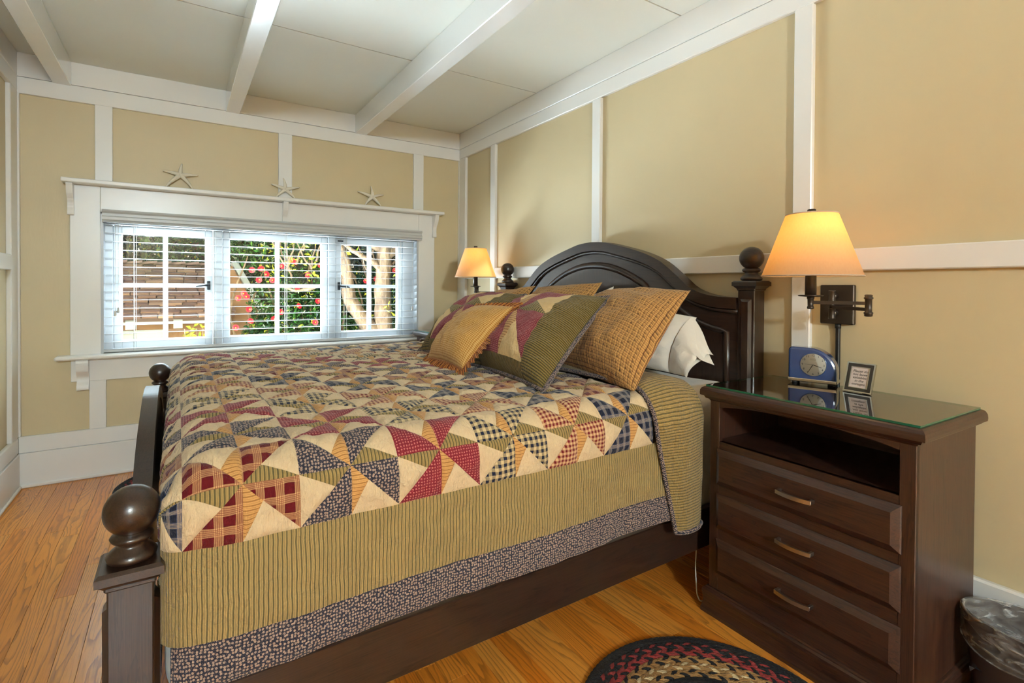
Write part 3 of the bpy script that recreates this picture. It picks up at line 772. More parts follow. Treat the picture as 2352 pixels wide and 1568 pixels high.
# ================================================================== QUILT
BS, BT = .2225, .2214
SIDE_Y0, SIDE_Y1, ZTOP, RQ = BC-.985, BC+.985, .800, .10
FX0, RF = .075, .105
def prof_t(t):
    """arc length from the near border seam -> (y, dz, drop)"""
    a0 = .06; a1 = a0+RQ*PI/2; flat = (SIDE_Y1-SIDE_Y0)-2*RQ; a2 = a1+flat; a3 = a2+RQ*PI/2
    if t < a0: return SIDE_Y0, -RQ-(a0-t), -1
    if t < a1:
        a = (a1-t)/RQ; return SIDE_Y0+RQ-RQ*math.sin(a), -RQ*(1-math.cos(a)), 0
    if t < a2: return SIDE_Y0+RQ+(t-a1), 0.0, 0
    if t < a3:
        a = (t-a2)/RQ; return SIDE_Y1-RQ+RQ*math.sin(a), -RQ*(1-math.cos(a)), 0
    return SIDE_Y1, -RQ-(t-a3), 1
def prof_s(s):
    x = s
    if x >= FX0: return x, 0.0
    a = (FX0-x)/RF
    if a < PI/2: return FX0-RF*math.sin(a), -RF*(1-math.cos(a))
    return FX0-RF, -RF-RF*(a-PI/2)
def quilt(s, t, lift=0.0):
    y, zb, drop = prof_t(t); x, za = prof_s(s)
    w = min(1.0, max(0.0, 1+zb/RQ))                       # 1 on top, 0 on the hanging sides
    k = w*w*(3-2*w)
    hang = min(1.0, max(0.0, -zb/RQ))
    z = ZTOP+zb+za*k
    inn = 1 if t < 1 else -1
    if za < 0: y += inn*(1-k)*min(.045, -za*.55)           # the hanging side turns round the corner
    # cushion, undulation, folds
    z += (.010*math.sin(PI*min(1, max(0, (y-SIDE_Y0)/(SIDE_Y1-SIDE_Y0)))) + .007*nz(s*4.2, t*4.2, 3)+.0045*nz(s*11, t*11, 5)+.0022*nz(s*26, t*26, 6))*k
    fold = .009*nz(s*5, t*1.2, 8)+.006*nz(s*13, t*3, 9)+.0025*nz(s*22, t*22, 4)+.0042*nz(s*3.5, t*26, 14)
    depth = min(1.0, max(0.0, (-zb-.05)/.3))
    y -= inn*hang*(fold+.004+lift+.006*depth*math.sin(s*9.0))
    z += lift*k; x -= lift*(1-k)*0
    if za < -RF*.5: x -= lift*k
    return (x, y, z)
def tri_patch(mb, A, B, C, n, mi, puff, surf):
    """triangle in (s,t) subdivided and puffed between its seams"""
    idx = {}; v = []; uv = []; f = []
    for i in range(n+1):
        for j in range(n+1-i):
            a, b, c = 1-(i+j)/n, i/n, j/n
            s = a*A[0]+b*B[0]+c*C[0]; t = a*A[1]+b*B[1]+c*C[1]
            h = puff*(1-math.exp(-14*min(a, b, c)))
            h += puff*.8*nz(s*42, t*42, mi)*(1-math.exp(-18*min(a, b, c)))
            idx[(i, j)] = len(v); v.append(surf(s, t, h)); uv.append((s, t))
    for i in range(n):
        for j in range(n-i):
            f.append((idx[(i, j)], idx[(i+1, j)], idx[(i, j+1)]))
            if i+j < n-1: f.append((idx[(i+1, j)], idx[(i+1, j+1)], idx[(i, j+1)]))
    mb.add(v, f, mi, True, uv)
def quad_patch(mb, s0, s1, t0, t1, nu, nv, mi, puff, surf):
    def fn(a, b):
        e = min(a, 1-a, b, 1-b); s = s0+(s1-s0)*a; t = t0+(t1-t0)*b
        return surf(s, t, puff*(1-math.exp(-14*e)))
    mb.grid(fn, nu, nv, mi, True, False, lambda a, b: (s0+(s1-s0)*a, t0+(t1-t0)*b))
def pinwheel(mb, cs, ct, hs, ht, n, puff, surf, mc, mk_t, mk_s, mcol):
    """split-triangle pinwheel block; materials cream, kite up/down, kite left/right, colour"""
    C = (cs, ct)
    for q in range(4):
        def rot(p):
            a, b = p
            for _ in range(q): a, b = -b, a
            return (cs+a*hs, ct+b*ht)
        # quadrant with corner (1,-1): colour against the side, kite against the lower middle
        mid, cor, side, dg = rot((0, -1)), rot((1, -1)), rot((1, 0)), rot((.34, -.34))
        tri_patch(mb, C, cor, side, n, mcol, puff, surf)
        tri_patch(mb, C, mid, dg, n, mk_t if q % 2 == 0 else mk_s, puff*.8, surf)
        tri_patch(mb, dg, mid, cor, n, mc, puff, surf)
ql = empty('quilt', (.65, BC, .80), 0, 'patchwork quilt of red, navy and cream pinwheel blocks spread over the bed', 'quilt')
QI = Matrix.Translation((-.65, -BC, -.80))
QM = ['cream_cotton', 'tan_ticking', 'olive_ticking', None]
REDS, NAVS = ['red_plaid', 'red_floral', 'red_gingham'], ['navy_floral', 'navy_gingham', 'navy_plaid']
for j in range(10):
    for i in range(-2, 6):
        if i == -2 and j in (0, 9): continue
        red = (i+j) % 2 == 0
        col = REDS[((i+j)//2) % 3] if red else NAVS[((i-1+j)//2) % 3]
        mb = MB()
        pinwheel(mb, (i+.5)*BS, (j+.5)*BT, BS/2, BT/2, 9 if j < 5 else 7, .0065, quilt, 0, 1, 2, 3)
        if i == -1 and j in (0, 9): # split corner: keep only the strip that turns the corner
            keep = [k for k, q in enumerate(mb.f) if sum(mb.uv[p][0] for p in q)/len(q) > -.10]
            mb.f = [mb.f[k] for k in keep]; mb.mi = [mb.mi[k] for k in keep]; mb.sm = [mb.sm[k] for k in keep]
        o = mb.build('pinwheel_block', [QM[0], QM[1], QM[2], col], ql); o.matrix_parent_inverse = QI
def border(name, t0, t1, mat, s0=-.09, s1=6*BS+.125, far=False, nv=10):
    mb = MB()
    T = 10*BT
    quad_patch(mb, s0, s1, (T-t0 if far else t0), (T-t1 if far else t1), 90, nv, 0, .004, quilt)
    if far: mb.f = [q[::-1] for q in mb.f]
    o = mb.build(name, mat, ql); o.matrix_parent_inverse = QI
for far in (False, True):
    border('border_strip', -.186, 0.0, 'olive_border', far=far, nv=14)
    border('hem_band', -.276, -.186, 'navy_floral', s0=-.03, far=far, nv=8)
# turned-back end showing the ticking lining
def flap(w, t, extra=0.0):
    y, zb, drop = prof_t(t); hang = min(1.0, max(0.0, -zb/RQ)); k = 1-hang
    low = max(0.0, min(1.0, (-zb-RQ)/.37))
    xl = 6*BS-.004+.105*low; xr = 1.605-.015*low
    x = xl+(xr-xl)*w
    th = .012+.020*math.sin(PI*min(1, w*1.15))**.6+extra
    if w > .93: th -= .02*(w-.93)/.07
    th += .004*nz(x*14, t*9, 1)
    inn = 1 if t < 1 else -1
    return (x, y-inn*hang*th, ZTOP+zb+.010*k+th*k)
mb = MB(); T0, T1 = -.318, 10*BT+.30
mb.grid(lambda a, b: flap(a, T0+(T1-T0)*b), 16, 150, 0, True, False, lambda a, b: (6*BS+.27*a, T0+(T1-T0)*b))
fo = mb.build('turned_back_lining', 'lining_ticking', ql); fo.matrix_parent_inverse = QI
mb = MB().tube([flap(0, T0+(T1-T0)*k/140, .002) for k in range(141)], .008, 7)
for k, p in enumerate(mb.v): mb.uv[k] = (p[0]+p[2], p[1]+p[2])
mb.tube([flap(k/12, T0, .0) for k in range(13)], .008, 7)
o = mb.build('bound_edge', 'navy_floral', ql); o.matrix_parent_inverse = QI

# ================================================================== PILLOWS
class Pil:
    def __init__(s, BL, BR, TR, TL, T, conc=.06, seed=1, wr=1.0, p=2.2):
        s.c = [Vector(q) for q in (BL, BR, TR, TL)]; s.T = T; s.conc = conc; s.seed = seed; s.wr = wr; s.p = p
        s.W = ((s.c[1]-s.c[0]).length+(s.c[2]-s.c[3]).length)/2; s.H = ((s.c[3]-s.c[0]).length+(s.c[2]-s.c[1]).length)/2
        s.n = ((s.c[1]-s.c[0]).cross(s.c[3]-s.c[0])).normalized()
        if s.n.x > 0: s.n = -s.n                     # towards the foot of the bed
    def base(s, u, v):
        k1 = 1-(2*v-1)**2; k2 = 1-(2*u-1)**2
        uu = .5+(u-.5)*(1-s.conc*k1*abs(2*u-1)**3); vv = .5+(v-.5)*(1-s.conc*k2*abs(2*v-1)**3)
        a, b, c, d = s.c
        return (a*(1-uu)+b*uu)*(1-vv)+(d*(1-uu)+c*uu)*vv
    def pt(s, u, v, lift=0.0, side=1):
        u = min(1, max(0, u)); v = min(1, max(0, v))
        e = (1-abs(2*u-1)**s.p)*(1-abs(2*v-1)**s.p)
        h = s.T*max(0, e)**.55*(1.12-.25*v)
        w = .010*s.wr*nz(u*5.5*s.W/.5, v*5.5, s.seed)+.0045*s.wr*nz(u*15, v*13, s.seed+9)
        edge = min(1, 6*min(u, 1-u, v, 1-v))
        # gathers radiating from seams
        gath = .0035*s.wr*math.sin((v*46+5*nz(u*3, v*3, s.seed)))*math.exp(-7*min(u, 1-u))*(edge if edge < 1 else 1)
        q = s.base(u, v)+s.n*side*(h*(.62 if side > 0 else .20)+(w*edge+gath)*(1 if side > 0 else .5)+lift)
        if q.z < .812: q.z = .812+(q.z-.812)*.15      # rests on the quilt
        return (q.x, q.y, q.z)
    def shell(s, mb, side, mi, n=36, inset=(0, 1, 0, 1)):
        f = s.c[0]
        flip = ((s.c[1]-s.c[0]).cross(s.c[3]-s.c[0])).dot(s.n) < 0
        mb.grid(lambda a, b: s.pt(a, b, 0, side), n, n, mi, True, flip if side > 0 else not flip, lambda a, b: (a*s.W, b*s.H))
    def rim(s, d=0.0, n=120):
        out = []
        for k in range(n):
            q = 4*k/n; e = int(q); f = q-e
            u, v = ((f, 0), (1, f), (1-f, 1), (0, 1-f))[e]
            p = Vector(s.pt(u, v)); c = s.base(.5, .5); dr = p-c; dr -= s.n*dr.dot(s.n); dr.normalize()
            out.append(p+dr*d)
        return out
def plaid_sham(name, label, P):
    r = empty(name, P.base(.5, .02), 0, label, 'pillow', 'brown checked shams')
    I = Matrix.Translation(-r.location)
    for side, mat, nm in ((1, 'brown_check', 'front_panel'), (-1, 'sham_back', 'back_panel')):
        mb = MB(); P.shell(mb, side, 0, 44); o = mb.build(nm, mat, r); o.matrix_parent_inverse = I
def patch_sham(name, label, P):
    r = empty(name, P.base(.5, .02), 0, label, 'pillow', 'patchwork shams')
    I = Matrix.Translation(-r.location)
    surf = lambda s, t, h: P.pt(s/P.W, t/P.H, h)
    b0, b1, c0, c1 = .19, .785, .075, .955
    mb = MB()
    pinwheel(mb, .5*P.W, (c0+c1)/2*P.H, (b1-b0)/2*P.W, (c1-c0)/2*P.H, 14, .003, surf, 0, 1, 2, 3)
    flip = ((P.c[1]-P.c[0]).cross(P.c[3]-P.c[0])).dot(P.n) < 0
    if flip: mb.f = [q[::-1] for q in mb.f]
    o = mb.build('pinwheel_block', ['sham_cream', 'sham_tan_kite', 'sham_olive_kite', 'sham_red'], r); o.matrix_parent_inverse = I
    for (u0, u1, v0, v1, nu, nv) in ((0, b0, 0, 1, 12, 40), (b1, 1, 0, 1, 12, 40), (b0, b1, 0, c0, 30, 10), (b0, b1, c1, 1, 30, 8)):
        mb = MB(); quad_patch(mb, u0*P.W, u1*P.W, v0*P.H, v1*P.H, nu, nv, 0, .0015, surf)
        if flip: mb.f = [q[::-1] for q in mb.f]
        o = mb.build('border_strip', 'sham_olive' if nv > 20 else 'sham_olive_across', r); o.matrix_parent_inverse = I
    mb = MB(); P.shell(mb, -1, 0, 24); o = mb.build('back_panel', 'orange_stripe', r); o.matrix_parent_inverse = I
    mb = MB().tube(P.rim(.004), .0085, 6, closed=True)
    for k, p in enumerate(mb.v): mb.uv[k] = (p[0]+p[1], p[2]+p[1])
    o = mb.build('piping', 'navy_floral', r); o.matrix_parent_inverse = I
# shams at the back
plaid_sham('checked_sham', 'brown checked sham nearest the clock nightstand, in front of white pillow',
           Pil((1.40, 1.83, .815), (1.295, 1.205, .800), (1.715, 1.30, 1.150), (1.79, 1.86, 1.120), .23, .06, 3, 1.5))
plaid_sham('checked_sham', 'brown checked sham upright against the headboard centre, peeking above the others',
           Pil((1.62, 2.50, .815), (1.62, 1.98, .815), (1.835, 1.925, 1.186), (1.83, 2.47, 1.160), .18, .06, 5, 1.3))
plaid_sham('checked_sham', 'brown checked sham slumped behind the far patchwork sham toward the window',
           Pil((1.45, 2.98, .815), (1.45, 2.42, .815), (1.765, 2.405, 1.168), (1.78, 2.93, 1.070), .18, .06, 7, 1.3))
patch_sham('patchwork_sham', 'patchwork sham with maroon pinwheel and olive border, uncovered in the middle',
           Pil((1.10, 1.98, .815), (1.035, 1.365, .812), (1.530, 1.560, 1.118), (1.455, 2.10, 1.098), .22, .06, 11, 1.2))
patch_sham('patchwork_sham', 'patchwork sham with maroon pinwheel, half hidden behind the gold ruffled cushion',
           Pil((1.10, 2.56, .812), (1.17, 2.05, .815), (1.610, 2.29, 1.114), (1.525, 2.745, 1.094), .20, .06, 13, 1.2))
# gold ruffled cushion
P = Pil((.972, 2.165, .832), (.955, 1.790, .830), (1.195, 1.778, 1.078), (1.212, 2.146, 1.060), .14, .06, 17, 1.1)
r = empty('ruffled_cushion', P.base(.5, .02), 0, 'small gold gingham cushion with pleated orange ruffle edge', 'cushion'); I = Matrix.Translation(-r.location)
for side, nm in ((1, 'front_panel'), (-1, 'back_panel')):
    mb = MB(); P.shell(mb, side, 0, 36); o = mb.build(nm, 'gold_gingham', r); o.matrix_parent_inverse = I
a = P.rim(-.002, 480); b = P.rim(.040, 480); mb = MB(); v = []; uv = []; f = []
for k in range(480):
    wv = math.sin(k*2*PI/480*66+1.5*nz(k*.05, 1))
    pa = a[k]; pm = (a[k]*.5+b[k]*.5)+P.n*.005*wv; pb = b[k]+P.n*(.0055*wv+.004*nz(k*.08, 4)-.004)
    if pb.z < .812: pb.z = .812
    if pm.z < .815: pm.z = .815
    v += [pa, pm, pb]; uv += [(k*.0035, 0), (k*.0035, .02), (k*.0035, .04)]
for k in range(480):
    j = (k+1) % 480
    for q in range(2): f.append((3*k+q, 3*j+q, 3*j+q+1, 3*k+q+1))
mb.add(v, f, 0, True, uv); o = mb.build('ruffle', 'ruffle_plaid', r); o.matrix_parent_inverse = I
mb = MB().tube(P.rim(.001, 160), .0035, 6, closed=True); o = mb.build('seam_cord', 'ruffle_plaid', r); o.matrix_parent_inverse = I
# white pillows
def white_pillow(label, P, hem):
    r = empty('white_pillow', P.base(.5, .02), 0, label, 'pillow', 'white bed pillows'); I = Matrix.Translation(-r.location)
    for side, nm in ((1, 'front_panel'), (-1, 'back_panel')):
        mb = MB(); P.shell(mb, side, 0, 34); o = mb.build(nm, 'white_linen', r); o.matrix_parent_inverse = I
    if hem:
        mb = MB()
        for sgn, off_, drop in ((1, .035, .10), (-1, -.02, .05)):
            def fn(a, b):
                p = Vector(P.pt(1.0-.03*(1-a), b))+P.n*(off_*math.sin(PI*b)*(.4+.6*a))
                d = Vector((-.02-.02*b, -.09-.02*b, -.165*b*b-.02*sgn*b))
                p = p+d*a+Vector((.030*nz(a*1.5, b*3.2, sgn), .018*nz(a*1.5, b*3, sgn+3), .008*nz(a*3, b*4, 7)))*a
                if p.z < .80 and p.y > 1.20: p.z = .80
                return p[:]
            mb.grid(fn, 12, 24, 0, True)
        o = mb.build('open_hem', 'white_linen', r); o.matrix_parent_inverse = I
white_pillow('white pillow beside the clock nightstand, its open pillowcase hem drooping', Pil((1.73, 1.92, .80), (1.71, 1.375, .80), (1.855, 1.375, 1.035), (1.88, 1.93, 1.10), .15, .04, 21, 1.6), True)
white_pillow('white pillow standing against the headboard centre, only its corner showing', Pil((1.80, 2.40, .80), (1.80, 1.86, .80), (1.895, 1.905, 1.165), (1.90, 2.45, 1.02), .10, .04, 23), False)

# ================================================================== NIGHTSTANDS
def nightstand(loc, rz, label):
    """local: +x to the wall, y across, origin on the floor under the face frame"""
    r = empty('nightstand', loc, rz, label, 'nightstand', 'three-drawer nightstands beside the bed')
    hw, D = .305, .395
    bx('side_panel', (.004, hw-.018, .086), (D, hw, .775), 'stand_wood_z', r); bx('side_panel', (.004, -hw, .086), (D, -hw+.018, .775), 'stand_wood_z', r)
    MB().box((D-.008, -hw+.018, .086), (D-.001, hw-.018, .775)).box((.006, -hw+.018, .600), (D-.008, hw-.018, .6185)).build('carcass', 'stand_wood_y', r)
    # face frame: stiles, rails and the arched head of the open niche
    ow = .268
    for lo, hi in ((ow, hw), (-hw, -ow)): bx('stile', (-.001, lo, .086), (.018, hi, .775), 'stand_wood_z', r, .0015)
    ys = [-ow+2*ow*i/28 for i in range(29)]
    MB().strip(ys, [.738+.022*(1-(y/ow)**2)**.8 if abs(y) < ow else .738 for y in ys], [.775]*29, -.0008, .018).build('arched_rail', 'stand_wood_y', r)
    for z0, z1 in ((.594, .6185), (.436, .468), (.275, .314), (.086, .154)): bx('rail', (-.0008, -ow, z0), (.018, ow, z1), 'stand_wood_y', r)
    for z0, z1, hz in ((.4665, .5945, .532), (.3125, .4365, .378), (.1525, .2755, .220)):
        w = .276; d = MB()
        rects = [(.001, w, z0, z1), (-.004, w, z0, z1), (-.007, w-.003, z0+.003, z1-.003), (-.019, w-.020, z0+.021, z1-.021)]
        v = []; f = []
        for x, hw_, a, c in rects: v += [(x, -hw_, a), (x, hw_, a), (x, hw_, c), (x, -hw_, c)]
        for i in range(3):
            for k in range(4): f.append((4*i+k, 4*i+4+k, 4*i+4+(k+1) % 4, 4*i+(k+1) % 4))
        f += [(12, 15, 14, 13), (0, 1, 2, 3)]
        d.add(v, f)
        d.box((.0012, -w+.03, z0+.012), (.30, w-.03, z1-.02))
        dr = d.build('drawer', 'stand_wood_y', r)
        hn = MB(); yc = -.012; pth = []
        for i in range(13):
            t = -1+2*i/12; pth.append((-.038-.009*(1-t*t), yc+t*.053, hz))
        vv = []; ff = []
        for p in pth:
            for dx, dz in ((-.004, -.0065), (.004, -.0065), (.004, .0055), (-.004, .0055)): vv.append((p[0]+dx, p[1], p[2]+dz))
        for i in range(12):
            for k in range(4): ff.append((4*i+k, 4*i+(k+1) % 4, 4*i+4+(k+1) % 4, 4*i+4+k))
        ff += [(3, 2, 1, 0), (48, 49, 50, 51)]
        hn.add(vv, ff)
        for s in (-1, 1): hn.box((-.040, yc+s*.049-.005, hz-.006), (-.0185, yc+s*.049+.005, hz+.005), .001)
        hn.build('pull_handle', 'brushed_nickel', dr)
    # ogee plinth
    def ring(mb, prof, back):
        v = []; f = []
        for o, z in prof: v += [(back, hw+o, z), (-o, hw+o, z), (-o, -hw-o, z), (back, -hw-o, z)]
        n = len(prof)
        for i in range(n-1):
            for k in range(3): f.append((4*i+k, 4*i+k+1, 4*i+4+k+1, 4*i+4+k))
            f.append((4*i+3, 4*i, 4*i+4, 4*i+7))
        f += [(3, 2, 1, 0), (4*n-4, 4*n-3, 4*n-2, 4*n-1)]
        mb.add(v, f)
    b = MB(); ring(b, [(.020, 0), (.020, .012), (.0165, .022), (.014, .038), (.0145, .055), (.017, .070), (.0165, .080), (.012, .086), (.008, .087), (.006, .092), (.001, .093)], D)
    b.build('plinth', 'stand_wood_y', r)
    b = MB(); ring(b, [(.001, .758), (.004, .763), (.012, .766), (.016, .774), (.018, .776), (.0255, .777), (.0265, .785), (.0255, .796), (.021, .804), (.015, .8075), (.010, .808)], D+.004)
    b.build('top_board', 'stand_wood_y', r)
    return r
def glass_sheet(loc, rz, label):
    r = empty('glass_sheet', loc, rz, label, 'glass', 'glass sheets on the nightstands')
    z0, z1, w, x0, x1 = .8083, .8145, .316, -.012, .392
    MB().add([(x0, -w, z1), (x1, -w, z1), (x1, w, z1), (x0, w, z1)], [(0, 1, 2, 3)]).build('glass_surface', 'table_glass', r)
    b = MB(); p = [(x0, -w), (x1, -w), (x1, w), (x0, w)]
    for i in range(4):
        a, c = p[i], p[(i+1) % 4]
        b.add([(a[0], a[1], z0), (c[0], c[1], z0), (c[0], c[1], z1), (a[0], a[1], z1)], [(0, 1, 2, 3)])
    b.build('polished_edge', 'glass_edge', r)
NS1 = ((1.602, .828, 0), math.radians(-1.6)); NS2 = ((1.606, 3.465, 0), math.radians(1.2))
nightstand(*NS1, 'dark wood three-drawer nightstand carrying the blue clock and framed card')
nightstand(*NS2, 'dark wood nightstand in the corner by the window, mostly hidden behind pillows')
glass_sheet(*NS1, 'clear glass sheet on the nightstand under clock and framed card')
glass_sheet(*NS2, 'clear glass sheet on the corner nightstand by the window')

# ================================================================== SWING-ARM WALL LAMPS
def wall_lamp(py, plate_z, joint, stem, label, group, watts):
    r = empty('swing_arm_lamp', (XP, py, plate_z), 0, label, 'lamp', group); I = Matrix.Translation((-XP, -py, -plate_z))
    def part(mb, nm, mat, par=None):
        o = mb.build(nm, mat, par or r)
        if par is None: o.matrix_parent_inverse = I
        return o
    bp_ = MB().box((XP-.020, py-.057, plate_z-.072), (XP-.0005, py+.057, plate_z+.072), .003)
    part(bp_, 'back_plate', 'bronze')
    px = XP-.052; za = stem[2]
    b = MB()
    for dz in (-.031, .031): b.lathe([(.013, 0), (.013, .006), (.008, .010), (.008, .034)], (XP-.052, py, plate_z+dz), 14, axis='x')
    for z0, z1 in ((plate_z+.012, plate_z+.052), (plate_z-.052, plate_z-.012)):
        b.lathe([(.011, z0), (.012, z0+.003), (.011, z0+.005), (.0108, z1-.005), (.012, z1-.003), (.011, z1)], (px, py, 0), 14)
    b.lathe([(.0085, plate_z-.012), (.0085, plate_z+.012)], (px, py, 0), 12)
    part(b, 'pivot_barrel', 'bronze')
    def bar(p, q, z, nm):
        d = Vector((q[0]-p[0], q[1]-p[1], 0)); d.normalize(); n = Vector((-d.y, d.x, 0))*.0045
        v = []
        for e in (p, q):
            for s, dz in ((-1, -.0055), (1, -.0055), (1, .0055), (-1, .0055)): v.append((e[0]+s*n.x, e[1]+s*n.y, z+dz))
        part(MB().add(v, [(0, 1, 2, 3), (7, 6, 5, 4), (0, 4, 5, 1), (1, 5, 6, 2), (2, 6, 7, 3), (3, 7, 4, 0)]), nm, 'bronze')
    bar((px, py), joint, plate_z-.009, 'swing_arm'); bar(joint, (stem[0], stem[1]), plate_z+.011, 'swing_arm')
    zj = plate_z+.004
    b = MB().lathe([(.008, zj-.036), (.0115, zj-.034), (.0115, zj-.028), (.013, zj-.026), (.013, zj-.022), (.010, zj-.020), (.010, zj+.020), (.013, zj+.022), (.013, zj+.026), (.0105, zj+.028), (.0115, zj+.034), (.008, zj+.036)], (joint[0], joint[1], 0), 16)
    part(b, 'elbow_joint', 'bronze')
    zs = plate_z+.010
    b = MB().lathe([(.008, zs-.022), (.0105, zs-.020), (.0105, zs-.014), (.0085, zs-.012), (.0095, zs+.012), (.0115, zs+.014), (.0115, zs+.018), (.009, zs+.021)], (stem[0], stem[1], 0), 16)
    part(b, 'socket_joint', 'bronze')
    b = MB().lathe([(.010, zs+.0195), (.036, zs+.0215), (.039, zs+.0255), (.034, zs+.0265), (.018, zs+.0265)], (stem[0], stem[1], 0), 24)
    part(b, 'drip_dish', 'bronze')
    b = MB().lathe([(.0175, zs+.026), (.0165, zs+.118), (.014, zs+.120)], (stem[0], stem[1], 0), 18)
    part(b, 'candle_sleeve', 'bronze')
    z0, z1 = zs+.091, zs+.300; R0, R1 = .151, .078
    b = MB()
    for k, (off_, fl_) in enumerate(((0, False), (-.0018, True))):
        b.grid(lambda a, c: (stem[0]+(R0+(R1-R0)*c+off_)*math.cos(2*PI*a), stem[1]+(R0+(R1-R0)*c+off_)*math.sin(2*PI*a), z0+(z1-z0)*c), 56, 6, 0, True, fl_)
        break
    sh = part(b, 'lamp_shade', 'lamp_shade_fabric')
    for R, z in ((R0, z0), (R1, z1)):
        MB().tube([(stem[0]+R*math.cos(2*PI*k/56), stem[1]+R*math.sin(2*PI*k/56), z) for k in range(56)], .0022, 6, closed=True).build('shade_binding', 'shade_trim', sh)
    b = MB()
    for k in range(3):
        a = 2*PI*k/3+.4; b.tube([(stem[0], stem[1], z1-.012), (stem[0]+R1*math.cos(a), stem[1]+R1*math.sin(a), z1-.002)], .0014, 5)
    b.tube([(stem[0], stem[1], zs+.12), (stem[0], stem[1], z1)], .003, 6)
    b.build('shade_spider', 'bronze', sh)
    b = MB().lathe([(.013, z1-.006), (.0135, z1+.015), (.0115, z1+.018)], (stem[0], stem[1], 0), 14)
    part(b, 'shade_finial', 'bronze')
    b = MB().lathe([(.010, zs+.118), (.012, zs+.13), (.024, zs+.160), (.027, zs+.178), (.020, zs+.20), (.004, zs+.208)], (stem[0], stem[1]-.0, 0), 16)
    bulb = part(b, 'light_bulb', 'bulb_glow')
    L = light('bulb_light', 'POINT', (stem[0]-.012, stem[1]-.022, zs+.250), watts, (1.0, .60, .25), size=.035)
    L.parent = r; L.matrix_parent_inverse = I
    return r
tb_ = NT('bulb_glow'); em = tb_.n('Emission', Color=(1, .78, .45, 1), Strength=6.0); tb_.t.links.new(em.outputs[0], tb_.out.inputs[0]); MAT['bulb_glow'] = tb_.m
wall_lamp(.918, 1.102, (1.885, .752), (1.822, .900, 1.10), 'bronze swing-arm wall lamp with glowing cone shade above the clock nightstand', 'swing-arm lamps on the headboard wall', .36)
wall_lamp(3.135, 1.128, (1.862, 3.265), (1.835, 3.245, 1.12), 'bronze swing-arm wall lamp with glowing cone shade in the corner by the window', 'swing-arm lamps on the headboard wall', .22)
b = MB().box((XP-.014, .910, .10), (XP-.0005, .924, 1.032), .003)
b.lathe([(.010, 1.014), (.010, 1.030)], (XP-.008, .917, 0), 12)
o = b.build('cord_cover', 'black_rubber'); tag(o, 'black cord cover running down the wall under the swing-arm lamp', 'cord cover')

